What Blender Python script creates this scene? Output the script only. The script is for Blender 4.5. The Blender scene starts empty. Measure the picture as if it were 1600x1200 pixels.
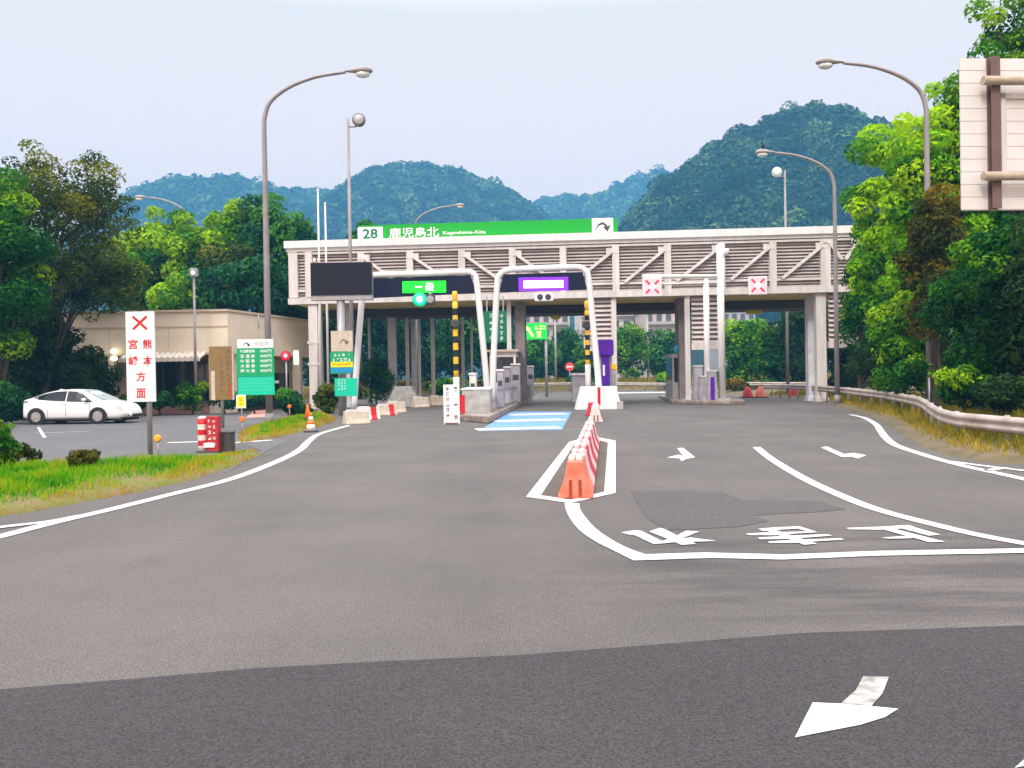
import bpy, math, random
import numpy as np
from mathutils import Matrix, Vector
R = math.radians
scn = bpy.context.scene
COL = scn.collection

# ---------------------------------------------------------------- camera
F = 1300.0                      # focal length in pixels of a 1600 px wide frame
CAMZ = 1.6
PITCH = math.atan(8 / F)        # slightly down: horizon 8 px above the centre
ROLL = math.atan(0.0165)
_Fv = Vector((0, math.cos(PITCH), -math.sin(PITCH)))
_Zv = Vector((0, math.sin(PITCH), math.cos(PITCH)))
_Xv = Vector((1, 0, 0))
_Rv = _Xv * math.cos(ROLL) - _Zv * math.sin(ROLL)
_Uv = _Xv * math.sin(ROLL) + _Zv * math.cos(ROLL)
cam_d = bpy.data.cameras.new("camera")
cam = bpy.data.objects.new("camera", cam_d); COL.objects.link(cam)
m = Matrix.Identity(4)
for i in range(3):
    m[i][0] = _Rv[i]; m[i][1] = _Uv[i]; m[i][2] = -_Fv[i]
m[2][3] = CAMZ
cam.matrix_world = m
cam_d.sensor_width = 36; cam_d.lens = 36 * F / 1600
cam_d.clip_start = 0.1; cam_d.clip_end = 4000
scn.camera = cam

# ---------------------------------------------------------------- world, sun, exposure
def lin(r, g, b):
    f = lambda c: (c / 12.92 if c <= 0.04045 else ((c + 0.055) / 1.055) ** 2.4)
    return (f(r / 255), f(g / 255), f(b / 255), 1)

W = bpy.data.worlds.new("World"); scn.world = W; W.use_nodes = True
nt = W.node_tree; N = nt.nodes; L = nt.links
N.clear()
out = N.new("ShaderNodeOutputWorld"); bg = N.new("ShaderNodeBackground")
sky = N.new("ShaderNodeTexSky"); sky.sky_type = 'NISHITA'; sky.sun_disc = False
SUN_EL, SUN_AZ = 44, 205
sky.sun_elevation = R(SUN_EL); sky.sun_rotation = R(SUN_AZ); sky.dust_density = 4; sky.air_density = 1.5
tc = N.new("ShaderNodeTexCoord"); sx = N.new("ShaderNodeSeparateXYZ")
L.new(tc.outputs["Generated"], sx.inputs[0])
ramp = N.new("ShaderNodeValToRGB")                 # overcast cloud deck: brightest overhead
e = ramp.color_ramp.elements
def stop(pos, c):
    x = e.new(pos); x.color = (*c, 1)
e[0].position = 0.0; e[0].color = (1.28, 0.83, 0.60, 1)
e[1].position = 1.0; e[1].color = (3.0, 2.95, 2.9, 1)
stop(0.10, (1.20, 0.80, 0.595))
stop(0.22, (0.93, 0.70, 0.595))
stop(0.40, (0.75, 0.66, 0.605))
stop(0.60, (1.8, 1.76, 1.74))
L.new(sx.outputs[2], ramp.inputs[0])
sc_ = N.new("ShaderNodeVectorMath"); sc_.operation = 'SCALE'; sc_.inputs[3].default_value = 0.1
L.new(sky.outputs[0], sc_.inputs[0])
mix = N.new("ShaderNodeMix"); mix.data_type = 'RGBA'; mix.inputs[0].default_value = 0.93
L.new(sc_.outputs[0], mix.inputs[6]); L.new(ramp.outputs[0], mix.inputs[7])
L.new(mix.outputs[2], bg.inputs[0]); bg.inputs[1].default_value = 1.0
L.new(bg.outputs[0], out.inputs[0])

sun_d = bpy.data.lights.new("sun", 'SUN'); sun_d.energy = 1.5; sun_d.angle = R(14); sun_d.color = (1, 0.93, 0.82)
sun = bpy.data.objects.new("sun", sun_d); COL.objects.link(sun)
sun.rotation_euler = (R(90 - SUN_EL), 0, R(-25)); sun.location = (0, 0, 300)

scn.view_settings.view_transform = 'Standard'; scn.view_settings.look = 'None'
scn.view_settings.exposure = 0.6; scn.view_settings.gamma = 1.0
scn.render.engine = 'CYCLES'
cy = scn.cycles
cy.use_denoising = True
cy.max_bounces = 6; cy.transparent_max_bounces = 8; cy.volume_bounces = 1
cy.sample_clamp_indirect = 6

# ---------------------------------------------------------------- pixel -> world
def ray(u, v):
    return _Rv * ((u - 800) / F) + _Uv * ((600 - v) / F) + _Fv
def G(u, v, z=0.0):
    d = ray(u, v); t = (z - CAMZ) / d.z
    return Vector((d.x * t, d.y * t, z))
def P(u, v, D):
    d = ray(u, v); t = D / d.y
    return Vector((d.x * t, D, CAMZ + d.z * t))
def px(D): return D / F

# ---------------------------------------------------------------- materials
MATS = {}
def mat(name, col, rough=0.6, metal=0.0, noise=0.0, nscale=8.0, col2=None, bump=0.0, bscale=60.0, spec=0.4, coat=0.0, streak=False):
    if name in MATS: return MATS[name]
    mt = bpy.data.materials.new(name); mt.use_nodes = True
    n = mt.node_tree.nodes; l = mt.node_tree.links
    b = n["Principled BSDF"]
    b.inputs["Base Color"].default_value = (*col[:3], 1)
    b.inputs["Roughness"].default_value = rough
    b.inputs["Metallic"].default_value = metal
    b.inputs["Specular IOR Level"].default_value = spec
    b.inputs["Coat Weight"].default_value = coat
    if noise > 0 or bump > 0:
        t = n.new("ShaderNodeTexCoord")
    if noise > 0:
        tx = n.new("ShaderNodeTexNoise"); tx.inputs["Scale"].default_value = nscale; tx.inputs["Detail"].default_value = 6
        if streak:      # rain streaks: noise drawn out downwards
            mp = n.new("ShaderNodeMapping"); mp.inputs["Scale"].default_value = (1, 1, 0.12); l.new(t.outputs["Object"], mp.inputs[0]); l.new(mp.outputs[0], tx.inputs["Vector"])
        else: l.new(t.outputs["Object"], tx.inputs["Vector"])
        c2 = col2 if col2 else tuple(c * (1 - noise) for c in col[:3])
        rp = n.new("ShaderNodeValToRGB"); rp.color_ramp.elements[0].position = 0.35; rp.color_ramp.elements[1].position = 0.65
        rp.color_ramp.elements[0].color = (*c2[:3], 1); rp.color_ramp.elements[1].color = (*col[:3], 1)
        l.new(tx.outputs["Fac"], rp.inputs[0]); l.new(rp.outputs[0], b.inputs["Base Color"])
    if bump > 0:
        tb = n.new("ShaderNodeTexNoise"); tb.inputs["Scale"].default_value = bscale; tb.inputs["Detail"].default_value = 4
        l.new(t.outputs["Object"], tb.inputs["Vector"])
        bm_ = n.new("ShaderNodeBump"); bm_.inputs["Strength"].default_value = bump; bm_.inputs["Distance"].default_value = 0.02
        l.new(tb.outputs["Fac"], bm_.inputs["Height"]); l.new(bm_.outputs[0], b.inputs["Normal"])
    MATS[name] = mt
    return mt
def emit(name, col, strength=1.0):
    if name in MATS: return MATS[name]
    mt = bpy.data.materials.new(name); mt.use_nodes = True
    b = mt.node_tree.nodes["Principled BSDF"]
    b.inputs["Base Color"].default_value = (*[c * 0.5 for c in col[:3]], 1)
    b.inputs["Emission Color"].default_value = (*col[:3], 1); b.inputs["Emission Strength"].default_value = strength
    MATS[name] = mt
    return mt
def leafmat(name, ca, cb, transl=0.35, cc=None, cd=None):
    """leaf colours run from ca to cb by the per-leaf attribute tint"""
    if name in MATS: return MATS[name]
    mt = bpy.data.materials.new(name); mt.use_nodes = True
    n = mt.node_tree.nodes; l = mt.node_tree.links; n.clear()
    o = n.new("ShaderNodeOutputMaterial"); at = n.new("ShaderNodeAttribute"); at.attribute_name = "tint"
    rp = n.new("ShaderNodeValToRGB")
    rp.color_ramp.elements[0].color = (*ca[:3], 1); rp.color_ramp.elements[1].color = (*cb[:3], 1)
    if cc:
        x = rp.color_ramp.elements.new(0.5); x.color = (*cc[:3], 1)
    if cd:
        x = rp.color_ramp.elements.new(0.82); x.color = (*cd[:3], 1)
    l.new(at.outputs["Fac"], rp.inputs[0])
    d = n.new("ShaderNodeBsdfPrincipled"); d.inputs["Roughness"].default_value = 0.55; d.inputs["Specular IOR Level"].default_value = 0.06
    t = n.new("ShaderNodeBsdfTranslucent"); mx = n.new("ShaderNodeMixShader"); mx.inputs[0].default_value = transl
    l.new(rp.outputs[0], d.inputs["Base Color"]); l.new(rp.outputs[0], t.inputs["Color"])
    l.new(d.outputs[0], mx.inputs[1]); l.new(t.outputs[0], mx.inputs[2]); l.new(mx.outputs[0], o.inputs[0])
    MATS[name] = mt
    return mt

def asphalt(name, base, dark, stain=True):
    mt = bpy.data.materials.new(name); mt.use_nodes = True
    n = mt.node_tree.nodes; l = mt.node_tree.links
    b = n["Principled BSDF"]; b.inputs["Roughness"].default_value = 0.8; b.inputs["Specular IOR Level"].default_value = 0.25
    t = n.new("ShaderNodeTexCoord")
    def noise(scale, detail=5, vec=None, rough=0.6):
        x = n.new("ShaderNodeTexNoise"); x.inputs["Scale"].default_value = scale; x.inputs["Detail"].default_value = detail
        x.inputs["Roughness"].default_value = rough
        l.new(vec if vec else t.outputs["Object"], x.inputs["Vector"]); return x
    def rampn(src, p0, p1, c0, c1):
        r = n.new("ShaderNodeValToRGB"); r.color_ramp.elements[0].position = p0; r.color_ramp.elements[1].position = p1
        r.color_ramp.elements[0].color = c0; r.color_ramp.elements[1].color = c1
        l.new(src, r.inputs[0]); return r
    def mul(a, c, fac=1.0):
        x = n.new("ShaderNodeMix"); x.data_type = 'RGBA'; x.blend_type = 'MULTIPLY'; x.inputs[0].default_value = fac
        l.new(a, x.inputs[6]); l.new(c, x.inputs[7]); return x.outputs[2]
    g = noise(0.45, 6); base_r = rampn(g.outputs["Fac"], 0.36, 0.64, (*dark, 1), (*base, 1))
    sp = noise(85, 2); r2 = rampn(sp.outputs["Fac"], 0.32, 0.68, (0.45, 0.44, 0.45, 1), (1.5, 1.5, 1.46, 1))
    c = mul(base_r.outputs[0], r2.outputs[0])
    sp2 = noise(26, 3); r3 = rampn(sp2.outputs["Color"], 0.3, 0.7, (0.86, 0.86, 0.86, 1), (1.1, 1.1, 1.1, 1)); c = mul(c, r3.outputs[0])
    if stain:   # streaks left by turning tyres, in one worn patch of the road
        mp = n.new("ShaderNodeMapping"); mp.inputs["Scale"].default_value = (0.35, 2.6, 1); mp.inputs["Rotation"].default_value = (0, 0, R(7))
        l.new(t.outputs["Object"], mp.inputs[0])
        s1 = noise(1.0, 6, mp.outputs[0], 0.7); r4 = rampn(s1.outputs["Fac"], 0.40, 0.58, (0.62, 0.61, 0.65, 1), (1, 1, 1, 1))
        ma = n.new("ShaderNodeMapping"); ma.vector_type = 'POINT'; ma.inputs["Location"].default_value = (-1.0, -3.05, 0); ma.inputs["Scale"].default_value = (0.30, 0.45, 1)
        l.new(t.outputs["Object"], ma.inputs[0])
        gr = n.new("ShaderNodeTexGradient"); gr.gradient_type = 'SPHERICAL'; l.new(ma.outputs[0], gr.inputs[0])
        rm = rampn(gr.outputs["Fac"], 0.0, 0.45, (0, 0, 0, 1), (1, 1, 1, 1))
        x = n.new("ShaderNodeMix"); x.data_type = 'RGBA'; x.blend_type = 'MULTIPLY'; l.new(rm.outputs[0], x.inputs[0]); l.new(c, x.inputs[6]); l.new(r4.outputs[0], x.inputs[7]); c = x.outputs[2]
        mp2 = n.new("ShaderNodeMapping"); mp2.inputs["Scale"].default_value = (0.45, 0.04, 1); mp2.inputs["Rotation"].default_value = (0, 0, R(-8))
        l.new(t.outputs["Object"], mp2.inputs[0])
        s2 = noise(1.0, 4, mp2.outputs[0], 0.6); r5 = rampn(s2.outputs["Fac"], 0.38, 0.62, (0.86, 0.86, 0.87, 1), (1, 1, 1, 1)); c = mul(c, r5.outputs[0])
    if stain:
        wp = noise(0.9, 3); av = n.new("ShaderNodeVectorMath"); av.operation = 'ADD'
        l.new(t.outputs["Object"], av.inputs[0]); l.new(wp.outputs["Color"], av.inputs[1])
        vo = n.new("ShaderNodeTexVoronoi"); vo.feature = 'DISTANCE_TO_EDGE'; vo.inputs["Scale"].default_value = 0.22; l.new(av.outputs[0], vo.inputs["Vector"])
        cr_ = rampn(vo.outputs["Distance"], 0.0012, 0.006, (0.66, 0.65, 0.65, 1), (1, 1, 1, 1))
        cm = noise(0.16, 2); rm2 = rampn(cm.outputs["Fac"], 0.54, 0.62, (0, 0, 0, 1), (1, 1, 1, 1))
        x = n.new("ShaderNodeMix"); x.data_type = 'RGBA'; x.blend_type = 'MULTIPLY'; l.new(rm2.outputs[0], x.inputs[0]); l.new(c, x.inputs[6]); l.new(cr_.outputs[0], x.inputs[7]); c = x.outputs[2]
        bl = noise(0.7, 3); r6 = rampn(bl.outputs["Fac"], 0.66, 0.74, (1, 1, 1, 1), (0.80, 0.79, 0.80, 1)); c = mul(c, r6.outputs[0])
    l.new(c, b.inputs["Base Color"])
    bm_ = n.new("ShaderNodeBump"); bm_.inputs["Strength"].default_value = 0.5; bm_.inputs["Distance"].default_value = 0.01
    l.new(sp.outputs["Fac"], bm_.inputs["Height"]); l.new(bm_.outputs[0], b.inputs["Normal"])
    MATS[name] = mt
    return mt

M_ASPH = asphalt("asphalt", (0.138, 0.123, 0.117), (0.110, 0.100, 0.097))
M_ASPH_NEW = asphalt("asphalt_new", (0.053, 0.047, 0.052), (0.045, 0.040, 0.045), stain=False)
M_PATCH = asphalt("asphalt_patch", (0.094, 0.085, 0.089), (0.082, 0.074, 0.080), stain=False)
M_LOT = asphalt("asphalt_lot", (0.135, 0.13, 0.138), (0.115, 0.11, 0.118), stain=False)
M_PAINT = mat("road_paint", (0.68, 0.66, 0.64), 0.8, noise=0.3, nscale=6, col2=(0.47, 0.45, 0.44))
M_PAINTW = mat("road_paint_worn", (0.50, 0.47, 0.44), 0.85, noise=0.5, nscale=11, col2=(0.20, 0.185, 0.18))
M_BLUE = mat("road_blue", lin(105, 150, 205), 0.7, noise=0.2, nscale=6)
M_CONC = mat("concrete", (0.48, 0.46, 0.44), 0.85, noise=0.35, nscale=3, bump=0.3, bscale=40)
M_KERB = mat("kerb", (0.34, 0.29, 0.26), 0.9, noise=0.5, nscale=2.5, col2=(0.20, 0.14, 0.11), bump=0.3, bscale=30)
M_WHITE = mat("white_steel", (0.72, 0.66, 0.64), 0.5, noise=0.2, nscale=3, streak=True)
M_WHITE2 = mat("white_panel", (0.80, 0.77, 0.77), 0.5, noise=0.12, nscale=3, streak=True)
M_LOUVRE = mat("louvre", (0.64, 0.56, 0.54), 0.6, noise=0.15, nscale=1.5)
M_DARKBACK = mat("louvre_back", (0.30, 0.24, 0.23), 0.9)
M_GREY = mat("grey_steel", (0.40, 0.38, 0.40), 0.45, metal=0.3, noise=0.15, nscale=4)
M_PALEG = mat("pale_grey_column", (0.70, 0.69, 0.74), 0.6, noise=0.2, nscale=2)
M_GALV = mat("galvanised", (0.42, 0.40, 0.40), 0.5, metal=0.4, noise=0.25, nscale=3)
M_RAIL = mat("weathered_rail", (0.50, 0.43, 0.40), 0.6, metal=0.1, noise=0.45, nscale=1.6, col2=(0.36, 0.27, 0.22))
M_LAMPP = mat("lamp_pole", (0.33, 0.29, 0.30), 0.5, metal=0.2, noise=0.2, nscale=2)
M_BROWN = mat("brown_post", (0.17, 0.10, 0.095), 0.6, noise=0.2, nscale=3)
M_RUSTP = mat("old_pipe", (0.52, 0.40, 0.31), 0.6, noise=0.3, nscale=5)
M_DKGREY = mat("dark_grey", (0.06, 0.055, 0.06), 0.6, noise=0.2, nscale=4)
M_BLACK = mat("black_panel", (0.012, 0.010, 0.020), 0.5, spec=.2)
M_NAVY = mat("navy_panel", (0.008, 0.009, 0.035), 0.5, spec=.2)
M_SIGNG = mat("sign_green", lin(0, 158, 40), 0.45)
M_SIGNG2 = mat("sign_teal", lin(0, 158, 100), 0.5)
M_SIGNT = mat("sign_turq", lin(0, 196, 160), 0.5)
M_SIGNDG = mat("sign_deep_green", lin(0, 110, 75), 0.5)
M_SIGNW = mat("sign_white", (0.82, 0.81, 0.82), 0.5)
M_RED = mat("red_paint", lin(200, 20, 40), 0.5)
M_REDT = mat("red_text", lin(205, 15, 50), 0.5)
M_ORANGE = mat("orange_plastic", lin(245, 120, 40), 0.5)
M_AMBER = mat("amber_plastic", lin(250, 165, 40), 0.5)
M_YEL = mat("yellow_paint", lin(245, 185, 40), 0.5)
M_YELS = mat("yellow_sign", lin(240, 220, 20), 0.5)
M_BLACKP = mat("black_paint", (0.012, 0.011, 0.012), 0.5)
M_BLUES = mat("sign_blue", lin(30, 140, 190), 0.5)
M_PURPLE = mat("purple_cloth", lin(90, 10, 165), 0.7, noise=0.3, nscale=9)
M_BEIGE = mat("beige_wall", (0.82, 0.70, 0.55), 0.8, noise=0.1, nscale=0.8)
M_BEIGE2 = mat("beige_trim", (0.55, 0.44, 0.33), 0.8)
M_GLASSD = mat("dark_glass", (0.02, 0.025, 0.03), 0.08, spec=0.6)
M_OLIVE = mat("olive_soffit", (0.80, 0.62, 0.20), 0.7, noise=0.2, nscale=1)
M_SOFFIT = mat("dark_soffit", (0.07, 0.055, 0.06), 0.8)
M_BARR_R = mat("barrier_red", lin(205, 40, 62), 0.55, noise=0.25, nscale=7, col2=lin(190, 60, 70))
M_BARR_O = mat("barrier_faded", lin(232, 140, 118), 0.6, noise=0.3, nscale=4, col2=lin(224, 104, 78))
M_BARR_P = mat("barrier_pink", (0.74, 0.56, 0.56), 0.6, noise=0.25, nscale=7, col2=(0.70, 0.42, 0.44))
M_BARR_W = mat("barrier_white", (0.72, 0.67, 0.64), 0.6, noise=0.15, nscale=7)
M_CREAM = mat("cream_block", (0.62, 0.52, 0.42), 0.8, noise=0.2, nscale=6)
M_PINKB = mat("pink_brick", lin(205, 150, 140), 0.8, noise=0.2, nscale=12)
M_BARK = mat("bark", (0.085, 0.06, 0.045), 0.9, noise=0.4, nscale=9, bump=0.6, bscale=25)
M_SOIL = mat("soil", (0.17, 0.12, 0.075), 0.95, noise=0.5, nscale=1.8, col2=(0.10, 0.085, 0.04), bump=0.5, bscale=12)
M_GSOIL = mat("grassy_soil", (0.13, 0.15, 0.02), 0.95, noise=0.5, nscale=2.6, col2=(0.20, 0.13, 0.07), bump=0.5, bscale=12)
M_GROUND = mat("ground_grass", (0.07, 0.10, 0.025), 0.95, noise=0.5, nscale=0.4, col2=(0.10, 0.085, 0.03))
M_HILL = mat("hill_soil", (0.018, 0.04, 0.014), 0.95, noise=0.4, nscale=0.06)
M_SIGNBROWN = mat("brown_board", lin(140, 112, 68), 0.7, noise=0.15, nscale=4)
M_CHROME = mat("chrome", (0.6, 0.6, 0.6), 0.25, metal=1.0)
M_TYRE = mat("tyre", (0.018, 0.018, 0.02), 0.8)
M_CARGLASS = mat("car_glass", (0.010, 0.011, 0.016), 0.25, spec=.25)
M_CARW = mat("car_white", (0.80, 0.80, 0.80), 0.3, coat=0.6, spec=0.5)
M_LAMPGLASS = mat("lamp_glass", (0.72, 0.74, 0.72), 0.2, spec=0.6)
M_LED_G = emit("led_green", (0.0, 0.95, 0.02), 1.0)
M_LED_W = emit("led_white", (1.0, 1.0, 0.95), 1.6)
M_LED_P = emit("led_purple", (0.22, 0.02, 0.85), 0.8)
M_GLARE_PK = emit("glare_pink", (1.0, 0.72, 0.9), 2.2)
M_LED_Y = emit("led_yellow", (0.85, 1.0, 0.25), 1.2)
M_SIG_G = emit("signal_green", (0.0, 1.0, 0.45), 1.1)
M_SIG_GC = emit("signal_core", (0.75, 1.0, 0.92), 2.5)
M_SIG_G2 = emit("signal_green_glow", (0.0, 0.45, 0.2), 0.8)
M_LED_R = emit("led_red", (1.0, 0.02, 0.05), 0.6)
M_LED_RS = emit("led_red_soft", (1.0, 0.62, 0.68), 0.40)
M_LAMPW = emit("lamp_warm", (1.0, 0.95, 0.65), 2.0)

# ---------------------------------------------------------------- mesh helpers
class MB:
    def __init__(s): s.v = []; s.f = []; s.smooth = []
    def add(s, vs, fs, smooth=False):
        o = len(s.v); s.v += [tuple(x) for x in vs]; s.f += [tuple(i + o for i in f) for f in fs]; s.smooth += [smooth] * len(fs)
        return s
    def box(s, x0, x1, y0, y1, z0, z1):
        v = [(x0, y0, z0), (x1, y0, z0), (x1, y1, z0), (x0, y1, z0), (x0, y0, z1), (x1, y0, z1), (x1, y1, z1), (x0, y1, z1)]
        return s.add(v, [(3, 2, 1, 0), (4, 5, 6, 7), (0, 1, 5, 4), (1, 2, 6, 5), (2, 3, 7, 6), (3, 0, 4, 7)])
    def bar(s, a, b, w, h, up=(0, 0, 1)):
        a = Vector(a); b = Vector(b); d = (b - a).normalized(); up = Vector(up)
        if abs(d.dot(up)) > 0.99: up = Vector((0, 1, 0))
        x = d.cross(up).normalized(); z = x.cross(d).normalized()
        v = []
        for p in (a, b):
            for sx_, sz in ((-1, -1), (1, -1), (1, 1), (-1, 1)): v.append(p + x * sx_ * w / 2 + z * sz * h / 2)
        return s.add(v, [(0, 1, 2, 3), (7, 6, 5, 4), (0, 4, 5, 1), (1, 5, 6, 2), (2, 6, 7, 3), (3, 7, 4, 0)])
    def tube(s, pts, rad, n=10, cap=True):
        pts = [Vector(p) for p in pts]
        rs = rad if isinstance(rad, (list, tuple)) else [rad] * len(pts)
        v = []; f = []; ref = Vector((0, 0, 1))
        px_ = None
        for i, p in enumerate(pts):
            d = (pts[min(i + 1, len(pts) - 1)] - pts[max(i - 1, 0)]).normalized()
            if px_ is None:
                r0 = Vector((0, 1, 0)) if abs(d.y) < 0.9 else Vector((1, 0, 0)); x = d.cross(r0).normalized()
            else:
                x = (px_ - d * px_.dot(d)).normalized()
            px_ = x; y = d.cross(x)
            for k in range(n):
                a = 2 * math.pi * k / n; v.append(p + (x * math.cos(a) + y * math.sin(a)) * rs[i])
        for i in range(len(pts) - 1):
            for k in range(n):
                f.append((i * n + k, i * n + (k + 1) % n, (i + 1) * n + (k + 1) % n, (i + 1) * n + k))
        s.add(v, f, True)
        if cap:
            o = len(s.v) - len(v); k = (len(pts) - 1) * n
            s.f.append(tuple(o + i for i in range(n - 1, -1, -1))); s.f.append(tuple(o + k + i for i in range(n))); s.smooth += [False, False]
        return s
    def lathe(s, prof, c=(0, 0, 0), n=16, axis='z', cap=True):
        v = []; f = []
        for r, h in prof:
            for k in range(n):
                a = 2 * math.pi * k / n
                p = (r * math.cos(a), r * math.sin(a), h)
                if axis == 'y': p = (p[0], h, p[1])
                if axis == 'x': p = (h, p[0], p[1])
                v.append((c[0] + p[0], c[1] + p[1], c[2] + p[2]))
        for i in range(len(prof) - 1):
            for k in range(n):
                f.append((i * n + k, i * n + (k + 1) % n, (i + 1) * n + (k + 1) % n, (i + 1) * n + k))
        s.add(v, f, True)
        if cap:
            o = len(s.v) - len(v); k = (len(prof) - 1) * n
            s.f.append(tuple(o + i for i in range(n - 1, -1, -1))); s.f.append(tuple(o + k + i for i in range(n))); s.smooth += [False, False]
        return s
    def prism(s, poly, axis, d0, d1):
        """poly in the two other axes' order; extruded along axis"""
        n = len(poly)
        def pt(a, b, d): return {'y': (a, d, b), 'x': (d, a, b), 'z': (a, b, d)}[axis]
        v = [pt(a, b, d0) for a, b in poly] + [pt(a, b, d1) for a, b in poly]
        f = [tuple(range(n)), tuple(range(2 * n - 1, n - 1, -1))] + [(i, n + i, n + (i + 1) % n, (i + 1) % n) for i in range(n)]
        return s.add(v, f)
    def ell(s, c, r, n=12, m_=8):
        prof = []
        v = []; f = []
        for i in range(m_ + 1):
            t = math.pi * i / m_
            for k in range(n):
                a = 2 * math.pi * k / n
                v.append((c[0] + r[0] * math.sin(t) * math.cos(a), c[1] + r[1] * math.sin(t) * math.sin(a), c[2] - r[2] * math.cos(t)))
        for i in range(m_):
            for k in range(n): f.append((i * n + k, i * n + (k + 1) % n, (i + 1) * n + (k + 1) % n, (i + 1) * n + k))
        return s.add(v, f, True)

def mk(name, mb, material, parent=None, fixn=True, bevel=0.0):
    me = bpy.data.meshes.new(name)
    me.from_pydata(mb.v, [], mb.f); me.polygons.foreach_set("use_smooth", mb.smooth)
    me.materials.append(material)
    if fixn:
        import bmesh
        b = bmesh.new(); b.from_mesh(me); bmesh.ops.recalc_face_normals(b, faces=b.faces); b.to_mesh(me); b.free()
    me.update()
    o = bpy.data.objects.new(name, me); COL.objects.link(o)
    if parent: o.parent = parent
    if bevel > 0:
        mo = o.modifiers.new("bevel", 'BEVEL'); mo.width = bevel; mo.segments = 2; mo.limit_method = 'ANGLE'
    return o
def mkbands(name, tubes, mats_, parent, n=14):
    """one tube along z in bands: [(z, r)...]; band k takes mats_[k % len]"""
    mb = MB().lathe([(r_, z) for z, r_ in tubes], n=n); o = mk(name, mb, mats_[0], parent, fixn=False)
    for m_ in mats_[1:]: o.data.materials.append(m_)
    for i, p in enumerate(o.data.polygons): p.material_index = (i // n) % len(mats_) if i < n * (len(tubes) - 1) else 0
    return o
def tag(o, label=None, cat=None, group=None, kind=None):
    if label: o["label"] = label
    if cat: o["category"] = cat
    if group: o["group"] = group
    if kind: o["kind"] = kind
    return o
def thing(name, label, cat, loc=(0, 0, 0), rz=0.0, group=None):
    o = bpy.data.objects.new(name, None); COL.objects.link(o)
    o.location = loc; o.rotation_euler = (0, 0, rz); o.empty_display_size = 0.3
    return tag(o, label, cat, group)
def copy_thing(o, loc, rz=None, label=None, scale=None):
    c = o.copy(); COL.objects.link(c); c.location = loc
    if rz is not None: c.rotation_euler = (0, 0, rz)
    if label: c["label"] = label
    if scale: c.scale = (scale,) * 3
    for ch in list(o.children):
        d = ch.copy(); COL.objects.link(d); d.parent = c
        for g in ch.children:
            k = g.copy(); COL.objects.link(k); k.parent = d
    return c
def sheet(name, pts, z, material, kind="structure", parent=None):
    """flat polygon on the ground from world xy points"""
    import bmesh
    b = bmesh.new(); vs = [b.verts.new((p[0], p[1], z)) for p in pts]
    fc = b.faces.new(vs); b.normal_update()
    if fc.normal.z < 0: fc.normal_flip()
    bmesh.ops.triangulate(b, faces=[fc])
    me = bpy.data.meshes.new(name); b.to_mesh(me); b.free(); me.materials.append(material)
    o = bpy.data.objects.new(name, me); COL.objects.link(o)
    if kind: o["kind"] = kind
    if parent: o.parent = parent
    return o
def ribbon_pts(cl, w):
    L_ = []; Rr = []
    for i, p in enumerate(cl):
        a = cl[max(i - 1, 0)]; c = cl[min(i + 1, len(cl) - 1)]
        d = (c - a); d.z = 0; d.normalize(); n_ = Vector((-d.y, d.x, 0))
        ww = w[i] if isinstance(w, (list, tuple)) else w
        L_.append(p + n_ * ww / 2); Rr.append(p - n_ * ww / 2)
    return L_, Rr
def smooth_line(pts, per=6):
    pts = [Vector(p) for p in pts]; out_ = []
    for i in range(len(pts) - 1):
        p0 = pts[max(i - 1, 0)]; p1 = pts[i]; p2 = pts[i + 1]; p3 = pts[min(i + 2, len(pts) - 1)]
        for k in range(per):
            t = k / per
            out_.append(0.5 * ((2 * p1) + (p2 - p0) * t + (2 * p0 - 5 * p1 + 4 * p2 - p3) * t * t + (3 * p1 - p0 - 3 * p2 + p3) * t ** 3))
    out_.append(pts[-1]); return out_
def ribbon(name, uv, w, z, material, smooth=True):
    cl = [G(*p) for p in uv]
    if smooth: cl = smooth_line(cl)
    return ribbon_w(name, cl, w, z, material)
def ribbon_w(name, cl, w, z, material, kind="structure"):
    a, b = ribbon_pts(cl, w)
    mb = MB(); n = len(a)
    mb.add([(p.x, p.y, z) for p in a] + [(p.x, p.y, z) for p in b], [(i, n + i, n + i + 1, i + 1) for i in range(n - 1)])
    o = mk(name, mb, material)
    if kind: o["kind"] = kind
    return o

_dg = None
def text_mesh(s, size, bold=0.0, spacing=1.0, extrude=0.0):
    cu = bpy.data.curves.new("text", 'FONT'); cu.body = s; cu.size = size; cu.offset = bold
    cu.align_x = 'CENTER'; cu.align_y = 'CENTER'; cu.space_character = spacing; cu.resolution_u = 3; cu.extrude = extrude
    ob = bpy.data.objects.new("text", cu); COL.objects.link(ob)
    dg = bpy.context.evaluated_depsgraph_get(); dg.update()
    me = bpy.data.meshes.new_from_object(ob.evaluated_get(dg))
    bpy.data.objects.remove(ob)
    return me
def fit_mesh(me, cx, cz, w, h):
    """centre and stretch text to a box in its own xy plane"""
    n = len(me.vertices); co = np.empty(n * 3); me.vertices.foreach_get("co", co); co = co.reshape(-1, 3)
    mn = co.min(0); mx = co.max(0); sp = np.maximum(mx - mn, 1e-6)
    co[:, 0] = (co[:, 0] - (mn[0] + mx[0]) / 2) * (w / sp[0]) + cx
    co[:, 1] = (co[:, 1] - (mn[1] + mx[1]) / 2) * (h / sp[1]) + cz
    me.vertices.foreach_set("co", co.ravel())
    return me
FACE_CAM = Matrix(((1, 0, 0, 0), (0, 0, -1, 0), (0, 1, 0, 0), (0, 0, 0, 1)))
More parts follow.
